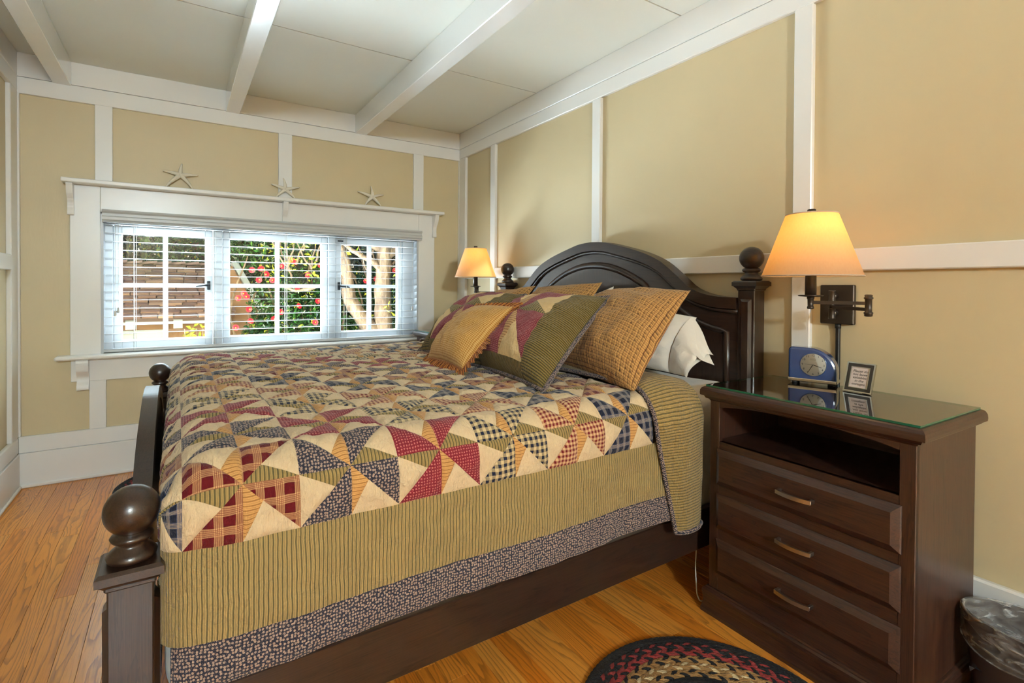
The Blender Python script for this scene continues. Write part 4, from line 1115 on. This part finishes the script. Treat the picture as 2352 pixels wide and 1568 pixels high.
# ================================================================== ALARM CLOCK
def clock(loc, rz):
    r = empty('alarm_clock', loc, rz, 'blue retro alarm clock with white round dial and chrome base band', 'clock')
    # local: front faces -y, x to the right as seen from the front
    Wd, Hh, Dp = .152, .112, .066
    def outline(g):
        pts = [(-Wd/2+g, .020), (Wd/2-g, .020)]
        rr = .088-g
        for i in range(15):
            a = PI/2*i/14; pts.append((Wd/2-.088+rr*math.cos(a), .020+Hh-.088+rr*math.sin(a)))
        rl = .014-g*.5
        for i in range(7):
            a = PI/2+PI/2*i/6; pts.append((-Wd/2+g+rl+rl*math.cos(a), .020+Hh-g-rl+rl*math.sin(a)))
        return pts
    b = MB(); lay = [(.0, -Dp/2+.006), (.0, Dp/2-.006)]
    rings = [(.0075, -Dp/2), (.0025, -Dp/2+.0025), (.0, -Dp/2+.008), (.0, Dp/2-.008), (.004, Dp/2)]
    v = []; f = []; n = len(outline(0))
    for g, y in rings: v += [(p[0], y, p[1]) for p in outline(g)]
    for i in range(len(rings)-1):
        for k in range(n): f.append((i*n+k, i*n+(k+1) % n, (i+1)*n+(k+1) % n, (i+1)*n+k))
    f += [tuple(range(n-1, -1, -1)), tuple((len(rings)-1)*n+k for k in range(n))]
    b.add(v, f, 0, False)
    b.box((-Wd/2+.022, -Dp/2-.0006, .021), (-Wd/2+.0235, -Dp/2+.001, .130))
    b.build('case', 'clock_blue', r)
    b = MB(); v = []; m = 0
    pts = lambda g: [(-Wd/2-g, -Dp/2-g), (Wd/2+g, -Dp/2-g), (Wd/2+g, Dp/2+g), (-Wd/2-g, Dp/2+g)]
    b.box((-Wd/2-.0012, -Dp/2-.0012, .0075), (Wd/2+.0012, Dp/2+.0012, .0205), .003, seg=2); b.build('base_band', 'chrome', r)
    for sx in (-1, 1):
        for sy in (-1, 1): MB().lathe([(.009, .0), (.009, .0078)], (sx*.056, sy*.020, 0), 12).build('rubber_foot', 'black_rubber', r)
    cx, cz, R = .004, .072, .0415; yf = -Dp/2
    dial = MB().lathe([(R, 0), (R, .0008)], (cx, yf-.0009, cz), 48, axis='y', smooth=False).build('dial', 'clock_face', r)
    tb = MB().tube([(cx+R*math.cos(2*PI*k/48), yf-.0006, cz+R*math.sin(2*PI*k/48)) for k in range(48)], .0016, 6, closed=True)
    tb.build('bezel', 'clock_blue', r)
    base = Matrix.Translation((cx, yf-.0013, cz)) @ Matrix.Rotation(PI/2, 4, 'X')
    for h in range(1, 13):
        a = PI/2-h*PI/6
        text_mesh(str(h), .0105, 'print_black', dial, 'numeral', base @ Matrix.Translation((.0335*math.cos(a), .0335*math.sin(a), 0)))
    b = MB()
    for x0, x1, z0, z1 in ((-.008, .008, .0165, .0168), (-.008, .008, .0218, .0221), (-.008, -.0077, .0165, .0221), (.0077, .008, .0165, .0221), (-.006, .006, .0190, .0193)): b.box((cx+x0, yf-.0012, cz+z0), (cx+x1, yf-.0009, cz+z1))
    b.build('dial_print', 'chrome', dial)['kind'] = 'stuff'
    def hand(ang, L, w, nm, dy):
        d = Vector((math.sin(ang), 0, math.cos(ang))); n_ = Vector((d.z, 0, -d.x))*w
        c = Vector((cx, yf-dy, cz)); p = [c-n_, c+n_, c+d*L+n_*.35, c+d*L-n_*.35]
        MB().add([q[:] for q in p]+[(q+Vector((0, .0004, 0)))[:] for q in p], [(0, 1, 2, 3), (7, 6, 5, 4), (0, 4, 5, 1), (1, 5, 6, 2), (2, 6, 7, 3), (3, 7, 4, 0)]).build(nm, 'print_black', dial)
    hand(math.radians(108), .028, .0016, 'hour_hand', .0020); hand(math.radians(209), .035, .0012, 'minute_hand', .0026)
    hand(math.radians(272), .027, .0005, 'alarm_hand', .0030)
    MB().lathe([(.0022, -.0034), (.0022, 0)], (cx, yf, cz), 12, axis='y').build('hub', 'chrome', dial)
    dome = MB(); Rg = R-.0005
    dome.lathe([(Rg*math.cos(a), -.0012-.0075*math.sin(a)) for a in [PI/2*i/8*.985 for i in range(9)]], (cx, yf, cz), 40, axis='y', caps=False)
    dome.build('dial_glass', 'clock_glass', r)
    return r
ca = math.atan2(.866-1.016, 1.938-1.893)
fwd = Vector((math.cos(ca), math.sin(ca), 0)); back = Vector((-fwd.y, fwd.x, 0))
cc = Vector(((1.893+1.938)/2, (1.016+.866)/2, 0))+back*.034
clock((cc.x+.003, cc.y, .8147), ca)

# ================================================================== FRAMED CARD
def card_frame():
    a = Vector((1.899, .829, 0)); b_ = Vector((1.893, .744, 0)); d = (b_-a).normalized(); ang = math.atan2(d.y, d.x)
    c = (a+b_)/2
    r = empty('card_frame', (c.x, c.y, .8147), ang, 'small black and silver picture frame holding a printed card', 'picture frame')
    lean = math.radians(-17); L = Matrix.Rotation(lean, 4, 'X')
    w, h, t = .043, .102, .007
    def put(mb, nm, mat, par=r):
        o = mb.build(nm, mat, par); o.data.transform(L); return o
    m = MB()
    def rim(x, z0, z1, y0, y1, wd):
        m.box((-x, y0, z0), (-x+wd, y1, z1)); m.box((x-wd, y0, z0), (x, y1, z1)); m.box((-x+wd, y0, z0), (x-wd, y1, z0+wd)); m.box((-x+wd, y0, z1-wd), (x-wd, y1, z1))
    rim(w, .002, h, -.004, .004, .0042); fr_ = put(m, 'silver_rim', 'chrome')
    m = MB(); rim(w-.004, .006, h-.004, -.0025, .003, .0105); put(m, 'black_band', 'frame_black')
    m = MB(); rim(w-.0143, .0163, h-.0143, -.0035, .003, .0018); put(m, 'inner_rim', 'chrome')
    cd_ = put(MB().box((-w+.0155, -.0010, .0175), (w-.0155, .002, h-.0155)), 'card', 'frame_paper')
    base = L @ Matrix.Translation((0, -.0013, .0515)) @ Matrix.Rotation(PI/2, 4, 'X')
    text_mesh('Please do\nnot leave\nvaluables\nin the\ncottages.', .0118, 'print_black', cd_, 'lettering', base, shear=.28, extrude=.0001, space=.92)
    put(MB().box((-.040, .0041, .004), (.040, .0055, .098)), 'backing', 'frame_black')
    v = [(-.012, .0285, .070), (.012, .0285, .070), (.012, .060, .0008), (-.012, .060, .0008)]
    v2 = [(x, y+.002, z) for x, y, z in v]
    MB().add(v+v2, [(3, 2, 1, 0), (4, 5, 6, 7), (0, 1, 5, 4), (1, 2, 6, 5), (2, 3, 7, 6), (3, 0, 4, 7)]).build('easel_leg', 'frame_black', r)
card_frame()

# ================================================================== WASTE BIN
def waste_bin():
    cx, cy, sx, sy = 1.892, .334, .105, .175
    r = empty('waste_bin', (cx, cy, 0), 0, 'dark oval waste bin lined with a clear plastic bag', 'bin')
    def ov(rad, z, k, n=56): a = 2*PI*k/n; return (rad*sx*math.cos(a), rad*sy*math.sin(a), z)
    H = .272
    b = MB(); b.lathe([(.80, .0), (.82, .004), (1.0, H), (.985, H), (.80, .012)], (0, 0, 0), 56, sx=sx, sy=sy); b.build('bin_body', 'bin_brown', r)
    # liner: inside, over the rim, hanging outside with a wavy gathered hem
    def ln(a, c):
        k = a*2*PI
        if c < .35: t = c/.35; rad = .78+.19*t; z = .05+(H-.045)*t
        elif c < .5: t = (c-.35)/.15; rad = .97+.055*t; z = H+.005*math.sin(PI*t)
        else: t = (c-.5)/.5; rad = 1.025-.02*t; z = H-t*(.085+.012*math.sin(k*3)+.008*nz(math.cos(k)*3, math.sin(k)*3))
        w = nz(math.cos(k)*5, math.sin(k)*5, c*9); rad += (.035 if c < .35 else .012)*w*(1 if c < .33 or c > .55 else .2)
        return (rad*sx*math.cos(k), rad*sy*math.sin(k), z)
    b = MB().grid(ln, 110, 40, 0, True); b.build('bag_liner', 'plastic_film', r)
    b = MB().tube([(1.012*sx*math.cos(2*PI*k/70), 1.012*sy*math.sin(2*PI*k/70), H-.083-.011*math.sin(2*PI*k/70*3)) for k in range(70)], .0022, 5, closed=True); b.build('gathered_hem', 'plastic_film', r)
    b = MB()
    b.grid(lambda a, c: (.62*sx*(2*a-1), .70*sy*(2*c-1)+.02, .13+.06*nz(a*3, c*3, 2)+.03*nz(a*9, c*9, 4)), 16, 20, 0, False); b.build('crumpled_bag', 'bag_dark', r)
waste_bin()

# ================================================================== BRAIDED RUGS
def rug(loc, rz, R, straight, label):
    """racetrack rug; braids are rings of alternating strand lobes"""
    r = empty('braided_rug', loc, rz, label, 'rug', 'braided oval rugs on the oak floor')
    def track(rad):
        per = 2*straight+2*PI*rad
        def P(d):
            d %= per
            if d < straight: return Vector((rad, -straight/2+d, 0)), Vector((1, 0, 0))
            d -= straight
            if d < PI*rad: a = d/rad; return Vector((rad*math.cos(a), straight/2+rad*math.sin(a), 0)), Vector((math.cos(a), math.sin(a), 0))
            d -= PI*rad
            if d < straight: return Vector((-rad, straight/2-d, 0)), Vector((-1, 0, 0))
            d -= straight; a = PI+d/rad; return Vector((rad*math.cos(a), -straight/2+rad*math.sin(a), 0)), Vector((math.cos(a), math.sin(a), 0))
        return per, P
    bw = .029; rows = int(R/bw)
    scheme = ['kkk', 'krk', 'krr', 'ktt', 'tct', 'ttk', 'kkk', 'rrk', 'rtr', 'tct', 'trk', 'kkk', 'krk', 'tct', 'ttk']
    mats = {'k': 'braid_black', 'r': 'braid_red', 't': 'braid_tan', 'c': 'braid_cream'}
    MB().prism([(track(R-.004)[1](track(R-.004)[0]*k/80)[0].x, track(R-.004)[1](track(R-.004)[0]*k/80)[0].y) for k in range(80)], .0005, .006, 'xy').build('rug_base', 'braid_black', r)
    for i in range(rows):
        rad = R-bw*(i+.5)
        if rad < .02: break
        per, P = track(rad); sch = scheme[i % len(scheme)]; ms = sorted(set(sch))
        b = MB(); step = .0185; n = max(6, int(per/step/3)*3)
        for k in range(n):
            for side in (0, 1):
                col = sch[(k+side*2) % 3]
                d = per*(k+.5*side)/n
                L = per/n*1.15; v = []
                for t in range(5):
                    tt = t/4
                    p, nn = P(d+(tt-.5)*L*1.55)
                    lat = (1 if side == 0 else -1)*(-.0125+.0125*2*tt*.52+.001)
                    wd = .0122*math.sin(PI*(.12+.76*tt))
                    hz = .006+.0052*math.sin(PI*(.08+.84*tt))
                    for e, hh in ((-1, .35), (0, 1), (1, .35)): v.append((p.x+nn.x*(lat+e*wd), p.y+nn.y*(lat+e*wd), .0045+hz*hh))
                f = [(3*a+q, 3*a+q+1, 3*a+q+4, 3*a+q+3) for a in range(4) for q in range(2)]
                b.add(v, f, ms.index(col), True)
        o = b.build('braid', [mats[m] for m in ms], r); o['kind'] = 'stuff'
rug((1.185, .44, 0), 0, .365, .70, 'braided oval rug of black, red and tan strands in front of the nightstand')
rug((.43, 3.530, 0), math.radians(90), .335, .80, 'braided oval rug on the window side of the bed, mostly hidden')

# ---- white cable behind the nightstand
b = MB().tube(crom([(1.95, 1.30, .16), (1.72, 1.25, .20), (1.66, 1.225, .13), (1.63, 1.20, .06), (1.62, 1.185, .02), (1.64, 1.17, .006), (1.80, 1.165, .006)], 6), .0022, 6)
o = b.build('power_cable', 'white_cord'); tag(o, 'thin white cable between the bed rail and the nightstand plinth', 'cable')

# ================================================================== GARDEN OUTSIDE THE WINDOW
bx('ground', (-40, 4.2, -1.9), (40, 60, -1.6), 'ground_soil', kind='structure')
# ---- shed with shingle roof
sh = empty('garden_shed', (0, 9.0, -1.6), 0, 'brown outbuilding with weathered shingle roof behind the camellia', 'building'); I = Matrix.Translation((0, -9, 1.6))
def shp(mb, nm, mat, par=None):
    o = mb.build(nm, mat, par or sh)
    if par is None: o.matrix_parent_inverse = I
    return o
A, B_ = Vector((0, 7.85, .74)), Vector((0, 10.5, 1.50))        # eave and ridge of the near slope
SX0, SX1 = -2.6, .62
shp(MB().box((SX0+.2, 8.25, -1.62), (SX1-.1, 12.6, .78)), 'wall', 'outer_wall')
deck = MB(); up = (B_-A).normalized(); nrm = Vector((0, -up.z, up.y))
q = [A+Vector((SX0, 0, 0)), A+Vector((SX1, 0, 0)), B_+Vector((SX1, 0, 0)), B_+Vector((SX0, 0, 0))]
far = [Vector((SX0, 13.15, .74)), Vector((SX1, 13.15, .74))]
deck.add([p[:] for p in q]+[(p-Vector((0, 0, .05)))[:] for p in q]+[far[0][:], far[1][:], (far[0]-Vector((0, 0, .05)))[:], (far[1]-Vector((0, 0, .05)))[:]],
         [(0, 1, 2, 3), (7, 6, 5, 4), (0, 4, 5, 1), (3, 2, 9, 8), (10, 11, 6, 7), (8, 9, 11, 10), (1, 5, 6, 2), (0, 3, 7, 4), (2, 6, 11, 9), (3, 8, 10, 7)])
roof = shp(deck, 'roof', 'shingle_edge')
sm = []
for wv in (.17, .22, .27):
    v = [(-wv/2, 0, .036), (wv/2, 0, .036), (wv/2, .24, .006), (-wv/2, .24, .006), (-wv/2, 0, 0), (wv/2, 0, 0), (wv/2, .24, 0), (-wv/2, .24, 0)]
    me = MB().add(v, [(0, 1, 2, 3), (7, 6, 5, 4), (0, 4, 5, 1), (1, 5, 6, 2), (3, 7, 4, 0), (2, 6, 7, 3)]).build('shingle', 'shingle', roof); sm.append((wv, me.data)); bpy.data.objects.remove(me)
rotm = math.atan2(up.z, up.y); L = (B_-A).length; rows_ = 17; nsh = 0
for k in range(rows_):
    d = -.03+k*(L-.02)/rows_; x = -1.32+rnd.random()*.15
    while x < SX1:
        wv, me = rnd.choice(sm)
        o = bpy.data.objects.new('shingle', me); p = A+up*(d+rnd.uniform(-.006, .006))+nrm*.002
        o.location = (x+wv/2, p.y, p.z); o.rotation_euler = (rotm, 0, 0); link(o, roof); o.matrix_parent_inverse = I.inverted() @ I
        o.scale = (.93, 1, rnd.uniform(.6, 1.4)); nsh += 1; x += wv
x = SX0; rc = MB()
while x < SX1-.05:                                           # ridge caps overlapping each other
    v = []
    for xx, lift in ((x, .030), (x+.25, .060)):
        for dy, dz in ((-.16, -.035), (0, .012), (.16, -.035)): v.append((xx, 10.5+dy, 1.50+dz+lift))
    rc.add(v, [(0, 1, 4, 3), (1, 2, 5, 4), (3, 4, 5)]); x += .205
shp(rc, 'ridge_caps', 'shingle', roof)['kind'] = 'stuff'
shp(MB().box((SX0, 7.86, .66), (SX1, 7.90, .745)), 'fascia', 'outer_trim')
for xx in (-1.5, -1.0, -.5, 0.0, .45):
    shp(MB().prism([(7.80, .60), (7.80, .70), (8.25, .82), (8.25, .68), (7.95, .60)], xx-.05, xx+.05, 'yz'), 'rafter_tail', 'outer_trim')
wfr = shp(MB().box((-.95, 8.20, -.45), (-.17, 8.26, .56)), 'window_surround', 'outer_trim')
for x0 in (-.88, -.52):
    shp(MB().box((x0, 8.185, -.38), (x0+.32, 8.205, .33)), 'window_pane', 'window_glass', wfr)
    shp(MB().box((x0-.01, 8.203, -.39), (x0+.33, 8.208, .34)), 'window_recess', 'black_iron', wfr)
gb = MB().prism([(.40, 1.37), (.67, 1.44), (1.25, .32), (1.25, -1.6), (.40, -1.6)], 8.42, 8.60, 'xz'); shp(gb, 'gable_wall', 'outer_wall')
rk = MB(); dd = Vector((.58, 0, -1.12)).normalized(); nn = Vector((-dd.z, 0, dd.x))
p0, p1 = Vector((.655, 0, 1.49)), Vector((1.33, 0, .19)); w_ = .075
rk.prism([((p0).x, (p0).z), (p1.x, p1.z), ((p1+nn*w_).x, (p1+nn*w_).z), ((p0+nn*w_).x, (p0+nn*w_).z)], 8.30, 8.62, 'xz'); shp(rk, 'rake_board', 'outer_trim')

# ---- leaves
def leaves(centers, radii, n, size, jitter, sun_dir=(-.6, -.3, .7), shell=.55):
    """n leaf blades scattered in ellipsoids, denser to the outside"""
    c = np.asarray(centers, float); r = np.asarray(radii, float)
    vol = (r[:, 0]*r[:, 1]*r[:, 2])**.67; pick = nrs.choice(len(c), n, p=vol/vol.sum())
    d = nrs.normal(size=(n, 3)); d /= np.linalg.norm(d, axis=1)[:, None]
    rad = shell+(1-shell)*nrs.rand(n)**.5
    pos = c[pick]+d*r[pick]*rad[:, None]
    nm = d*.8+nrs.normal(size=(n, 3))*jitter+np.array([0, 0, .35]); nm /= np.linalg.norm(nm, axis=1)[:, None]
    ax = np.cross(nm, nrs.normal(size=(n, 3))); ax /= np.linalg.norm(ax, axis=1)[:, None]
    bx_ = np.cross(nm, ax); s = size*(.65+.7*nrs.rand(n))[:, None]
    # blade: base, left, tip, right with a folded midrib
    v = np.empty((n, 4, 3)); v[:, 0] = pos-ax*s; v[:, 2] = pos+ax*s
    v[:, 1] = pos-bx_*s*.45+nm*s*.16; v[:, 3] = pos+bx_*s*.45+nm*s*.16
    f = np.arange(n*4).reshape(n, 4)
    F = np.concatenate([f[:, [0, 1, 2]], f[:, [0, 2, 3]]])
    return v.reshape(-1, 3), F
def foliage(name, mat, parent, inv, *a, **k):
    v, f = leaves(*a, **k); me = bpy.data.meshes.new(name); me.from_pydata(v.tolist(), [], f.tolist()); me.materials.append(MAT[mat])
    o = bpy.data.objects.new(name, me); link(o, parent); o.matrix_parent_inverse = inv; o['kind'] = 'stuff'; return o
def plant(name, loc, label, cat, group=None):
    r = empty(name, loc, 0, label, cat, group); return r, Matrix.Translation(-Vector(loc))
# camellia in flower
cam_, CI = plant('camellia_bush', (1.1, 6.7, -1.6), 'camellia bush with glossy dark leaves and red flowers outside the window', 'bush')
cc_ = [(1.0, 6.7, 1.0), (1.25, 6.65, .75), (1.55, 6.9, 1.1), (.95, 6.8, 1.65), (.7, 7.0, 1.95), (1.1, 6.7, .2), (1.9, 6.9, .5), (1.5, 7.2, 1.8), (2.3, 7.0, .9), (2.35, 7.1, .2), (.90, 6.75, .45), (.55, 7.3, 1.9)]
rr_ = [(.32, .35, .42), (.42, .4, .5), (.4, .4, .5), (.42, .4, .42), (.42, .4, .5), (.6, .5, .7), (.45, .4, .6), (.45, .4, .55), (.4, .4, .6), (.5, .45, .7), (.28, .3, .4), (.32, .3, .4)]
foliage('leaves', 'camellia_leaf', cam_, CI, cc_, rr_, 20000, .030, .6)
fl_pos = [(.68, 1.33), (.77, 1.35), (.84, 1.29), (.75, 1.22), (.90, 1.22), (1.01, 1.38), (1.11, 1.44), (1.15, 1.43), (.61, 1.07), (.64, 1.03), (.56, 1.02), (1.15, 1.14), (1.38, .98), (.68, .77), (1.18, .93), (.97, .86), (.91, .79), (1.35, .73), (.53, .70), (.65, .90), (1.97, 1.22), (2.07, 1.25), (2.07, 1.03), (2.23, .84), (2.32, 1.36), (1.41, 1.40), (1.28, 1.28)]
fm = None
for (x, z) in fl_pos:
    if fm is None:
        b = MB()
        for ring_, n_, r_, tl in ((0, 7, .034, .35), (1, 6, .027, .75), (2, 5, .017, 1.15)):
            for k in range(n_):
                a = 2*PI*k/n_+ring_*.4; ca_, sa_ = math.cos(a), math.sin(a); w_ = r_*.62
                def pt(u, v): # u along, v across
                    rad = r_*u; h = -(.004+rad*math.sin(tl)*.55+ring_*.006); rad *= math.cos(tl*.55)
                    return (ca_*rad-sa_*w_*v*u**.6, h-.004*abs(v), sa_*rad+ca_*w_*v*u**.6)
                b.add([pt(.05, 0), pt(.6, -1), pt(1, -.4), pt(1, .4), pt(.6, 1)], [(0, 1, 2, 3, 4)], 0, True)
        b.lathe([(.008, -.02), (.006, -.034), (.001, -.038)], (0, 0, 0), 8, 1, axis='y')
        o = b.build('flower', ['petal_red', 'stamen_yellow'], cam_); fm = o.data
    else: o = bpy.data.objects.new('flower', fm); link(o, cam_)
    o.matrix_parent_inverse = CI
    o.location = (x*1.005, 6.23+rnd.uniform(-.04, .04), z); o.rotation_euler = (rnd.uniform(-.5, .5), rnd.uniform(0, 6), rnd.uniform(-.6, .6))
st_ = MB()
for k in range(9):
    x0 = 1.0+rnd.uniform(-.15, .5); x1 = .6+k*.2
    st_.tube(crom([(x0, 6.9, -1.6), (x0+rnd.uniform(-.15, .15), 6.85, -.4), (x1+rnd.uniform(-.1, .1), 6.75, .6), (x1+rnd.uniform(-.2, .2), 6.6, 1.5)], 5), [.03*(1-i/17)+.004 for i in range(16)], 6)
o = st_.build('stems', 'bark', cam_); o.matrix_parent_inverse = CI; o['kind'] = 'stuff'
# gnarled tree
tr_, TI = plant('garden_tree', (2.05, 6.0, -1.6), 'gnarled bare-branched tree with thick pale trunks beside the camellia', 'tree')
def limb(pts, r0, r1, nm='branch'):
    pts = crom(pts, 6); n = len(pts)
    pts = [(p[0]+.02*nz(i*.4, 1), p[1], p[2]+.02*nz(i*.4, 5)) for i, p in enumerate(pts)]
    o = MB().tube(pts, [r0+(r1-r0)*i/(n-1)+.12*r0*nz(i*.6, r0*50) for i in range(n)], 10).build(nm, 'bark', tr_); o.matrix_parent_inverse = TI
limb([(2.20, 6.0, -1.6), (2.14, 6.0, -.3), (2.12, 6.02, .6), (2.10, 6.0, 1.1), (2.12, 6.0, 1.6), (2.2, 6.1, 2.3)], .13, .075, 'trunk')
limb([(2.25, 6.05, -1.6), (2.16, 6.05, .30), (1.90, 6.05, .72), (1.72, 6.05, 1.00), (1.68, 6.05, 1.30), (1.58, 6.1, 1.75), (1.5, 6.2, 2.3)], .11, .05, 'trunk')
limb([(2.10, 6.0, 1.35), (1.95, 5.95, 1.46), (1.75, 5.95, 1.55), (1.5, 5.95, 1.75)], .045, .018)
limb([(2.12, 6.0, 1.5), (2.3, 6.0, 1.62), (2.6, 6.0, 1.8)], .06, .03)
limb([(2.1, 6.0, 1.6), (1.95, 6.0, 1.72), (1.9, 6.05, 2.2)], .06, .03)
for k in range(22):
    x0 = rnd.uniform(1.0, 2.3); z0 = rnd.uniform(1.2, 1.6); dx = rnd.uniform(-.35, .35); y0 = rnd.uniform(6.0, 6.3)
    limb([(x0, y0, z0), (x0+dx*.5, y0, z0+.22), (x0+dx, y0+.05, z0+.55)], .012, .004, 'twig')
limb([(1.68, 6.05, 1.28), (1.4, 6.0, 1.18), (1.15, 6.0, 1.10), (.95, 6.05, 1.16)], .028, .010)
foliage('leaves', 'lime_leaf', tr_, TI, [(1.3, 6.1, 1.5), (1.75, 6.1, 1.75), (.95, 6.3, 1.45), (2.2, 5.9, .95), (2.3, 5.9, 1.3)], [(.3, .2, .25), (.35, .2, .3), (.2, .15, .2), (.15, .15, .15), (.12, .12, .2)], 170, .035, .8)
# lime shrub under the shed eave
ls_, LI = plant('lime_shrub', (.15, 5.6, -1.6), 'small bright yellow-green shrub in front of the brown outbuilding', 'bush')
foliage('leaves', 'lime_leaf', ls_, LI, [(.14, 5.6, .66), (.10, 5.6, .45), (.2, 5.6, .1)], [(.10, .10, .15), (.14, .12, .2), (.25, .2, .6)], 420, .035, .8)
b = MB()
for k in range(5): b.tube([(.15+.03*k, 5.6, -1.6), (.1+.03*k, 5.6, .2), (.05+.05*k, 5.6, .75)], [.012, .008, .004], 5)
o = b.build('stems', 'bark', ls_); o.matrix_parent_inverse = LI; o['kind'] = 'stuff'
# tall trees beyond
specs = [('dense dark evergreen tree rising behind the shingle roof', 'dark_leaf', (-2.6, 17, 0), [(-2.6, 17, 2.5), (-1.2, 17.5, 3.6), (-4.2, 17, 3.5), (-2.4, 16.5, .3), (-3, 17, 6)], [(1.7, 1.4, 2.6), (1.6, 1.3, 2.4), (1.6, 1.3, 3), (2.2, 1.4, 2), (2.6, 1.6, 2.4)], 16000, .15),
         ('sunlit green broadleaf tree rising behind the shingle roof', 'tree_leaf', (.4, 15, 0), [(.3, 15, 2.6), (1.4, 15.5, 3.2), (.2, 15, .6), (1.2, 15.2, 5.2), (2.2, 15.5, 1.5)], [(1.1, 1.0, 1.8), (1.4, 1.2, 2.2), (1.3, 1.0, 1.5), (1.9, 1.3, 2), (1.5, 1.2, 2)], 15000, .12),
         ('dark green tree screening the garden behind the camellia', 'dark_leaf', (4.2, 13, 0), [(3.6, 13, 1.5), (5.2, 13, 2.6), (4, 13, 4), (2.4, 13.4, 2.2), (6.6, 13, 1.6), (3, 12.6, -.3)], [(1.6, 1.2, 2.2), (1.8, 1.3, 2.6), (2.2, 1.4, 2.2), (1.3, 1.1, 2.4), (1.5, 1.2, 2.6), (1.8, 1.2, 1.4)], 16000, .15)]
for lab, mt, c, cs, rs, n, sz in specs:
    t_, QI_ = plant('garden_tree', (c[0], c[1], -1.6), lab, 'tree', None)
    foliage('leaves', mt, t_, QI_, cs, rs, n, sz, .6)
    b = MB().tube([(c[0], c[1], -1.6), (c[0]+.1, c[1], 1.0), (c[0]-.1, c[1], 3.5)], [.22, .17, .08], 10); o = b.build('trunk', 'bark', t_); o.matrix_parent_inverse = QI_
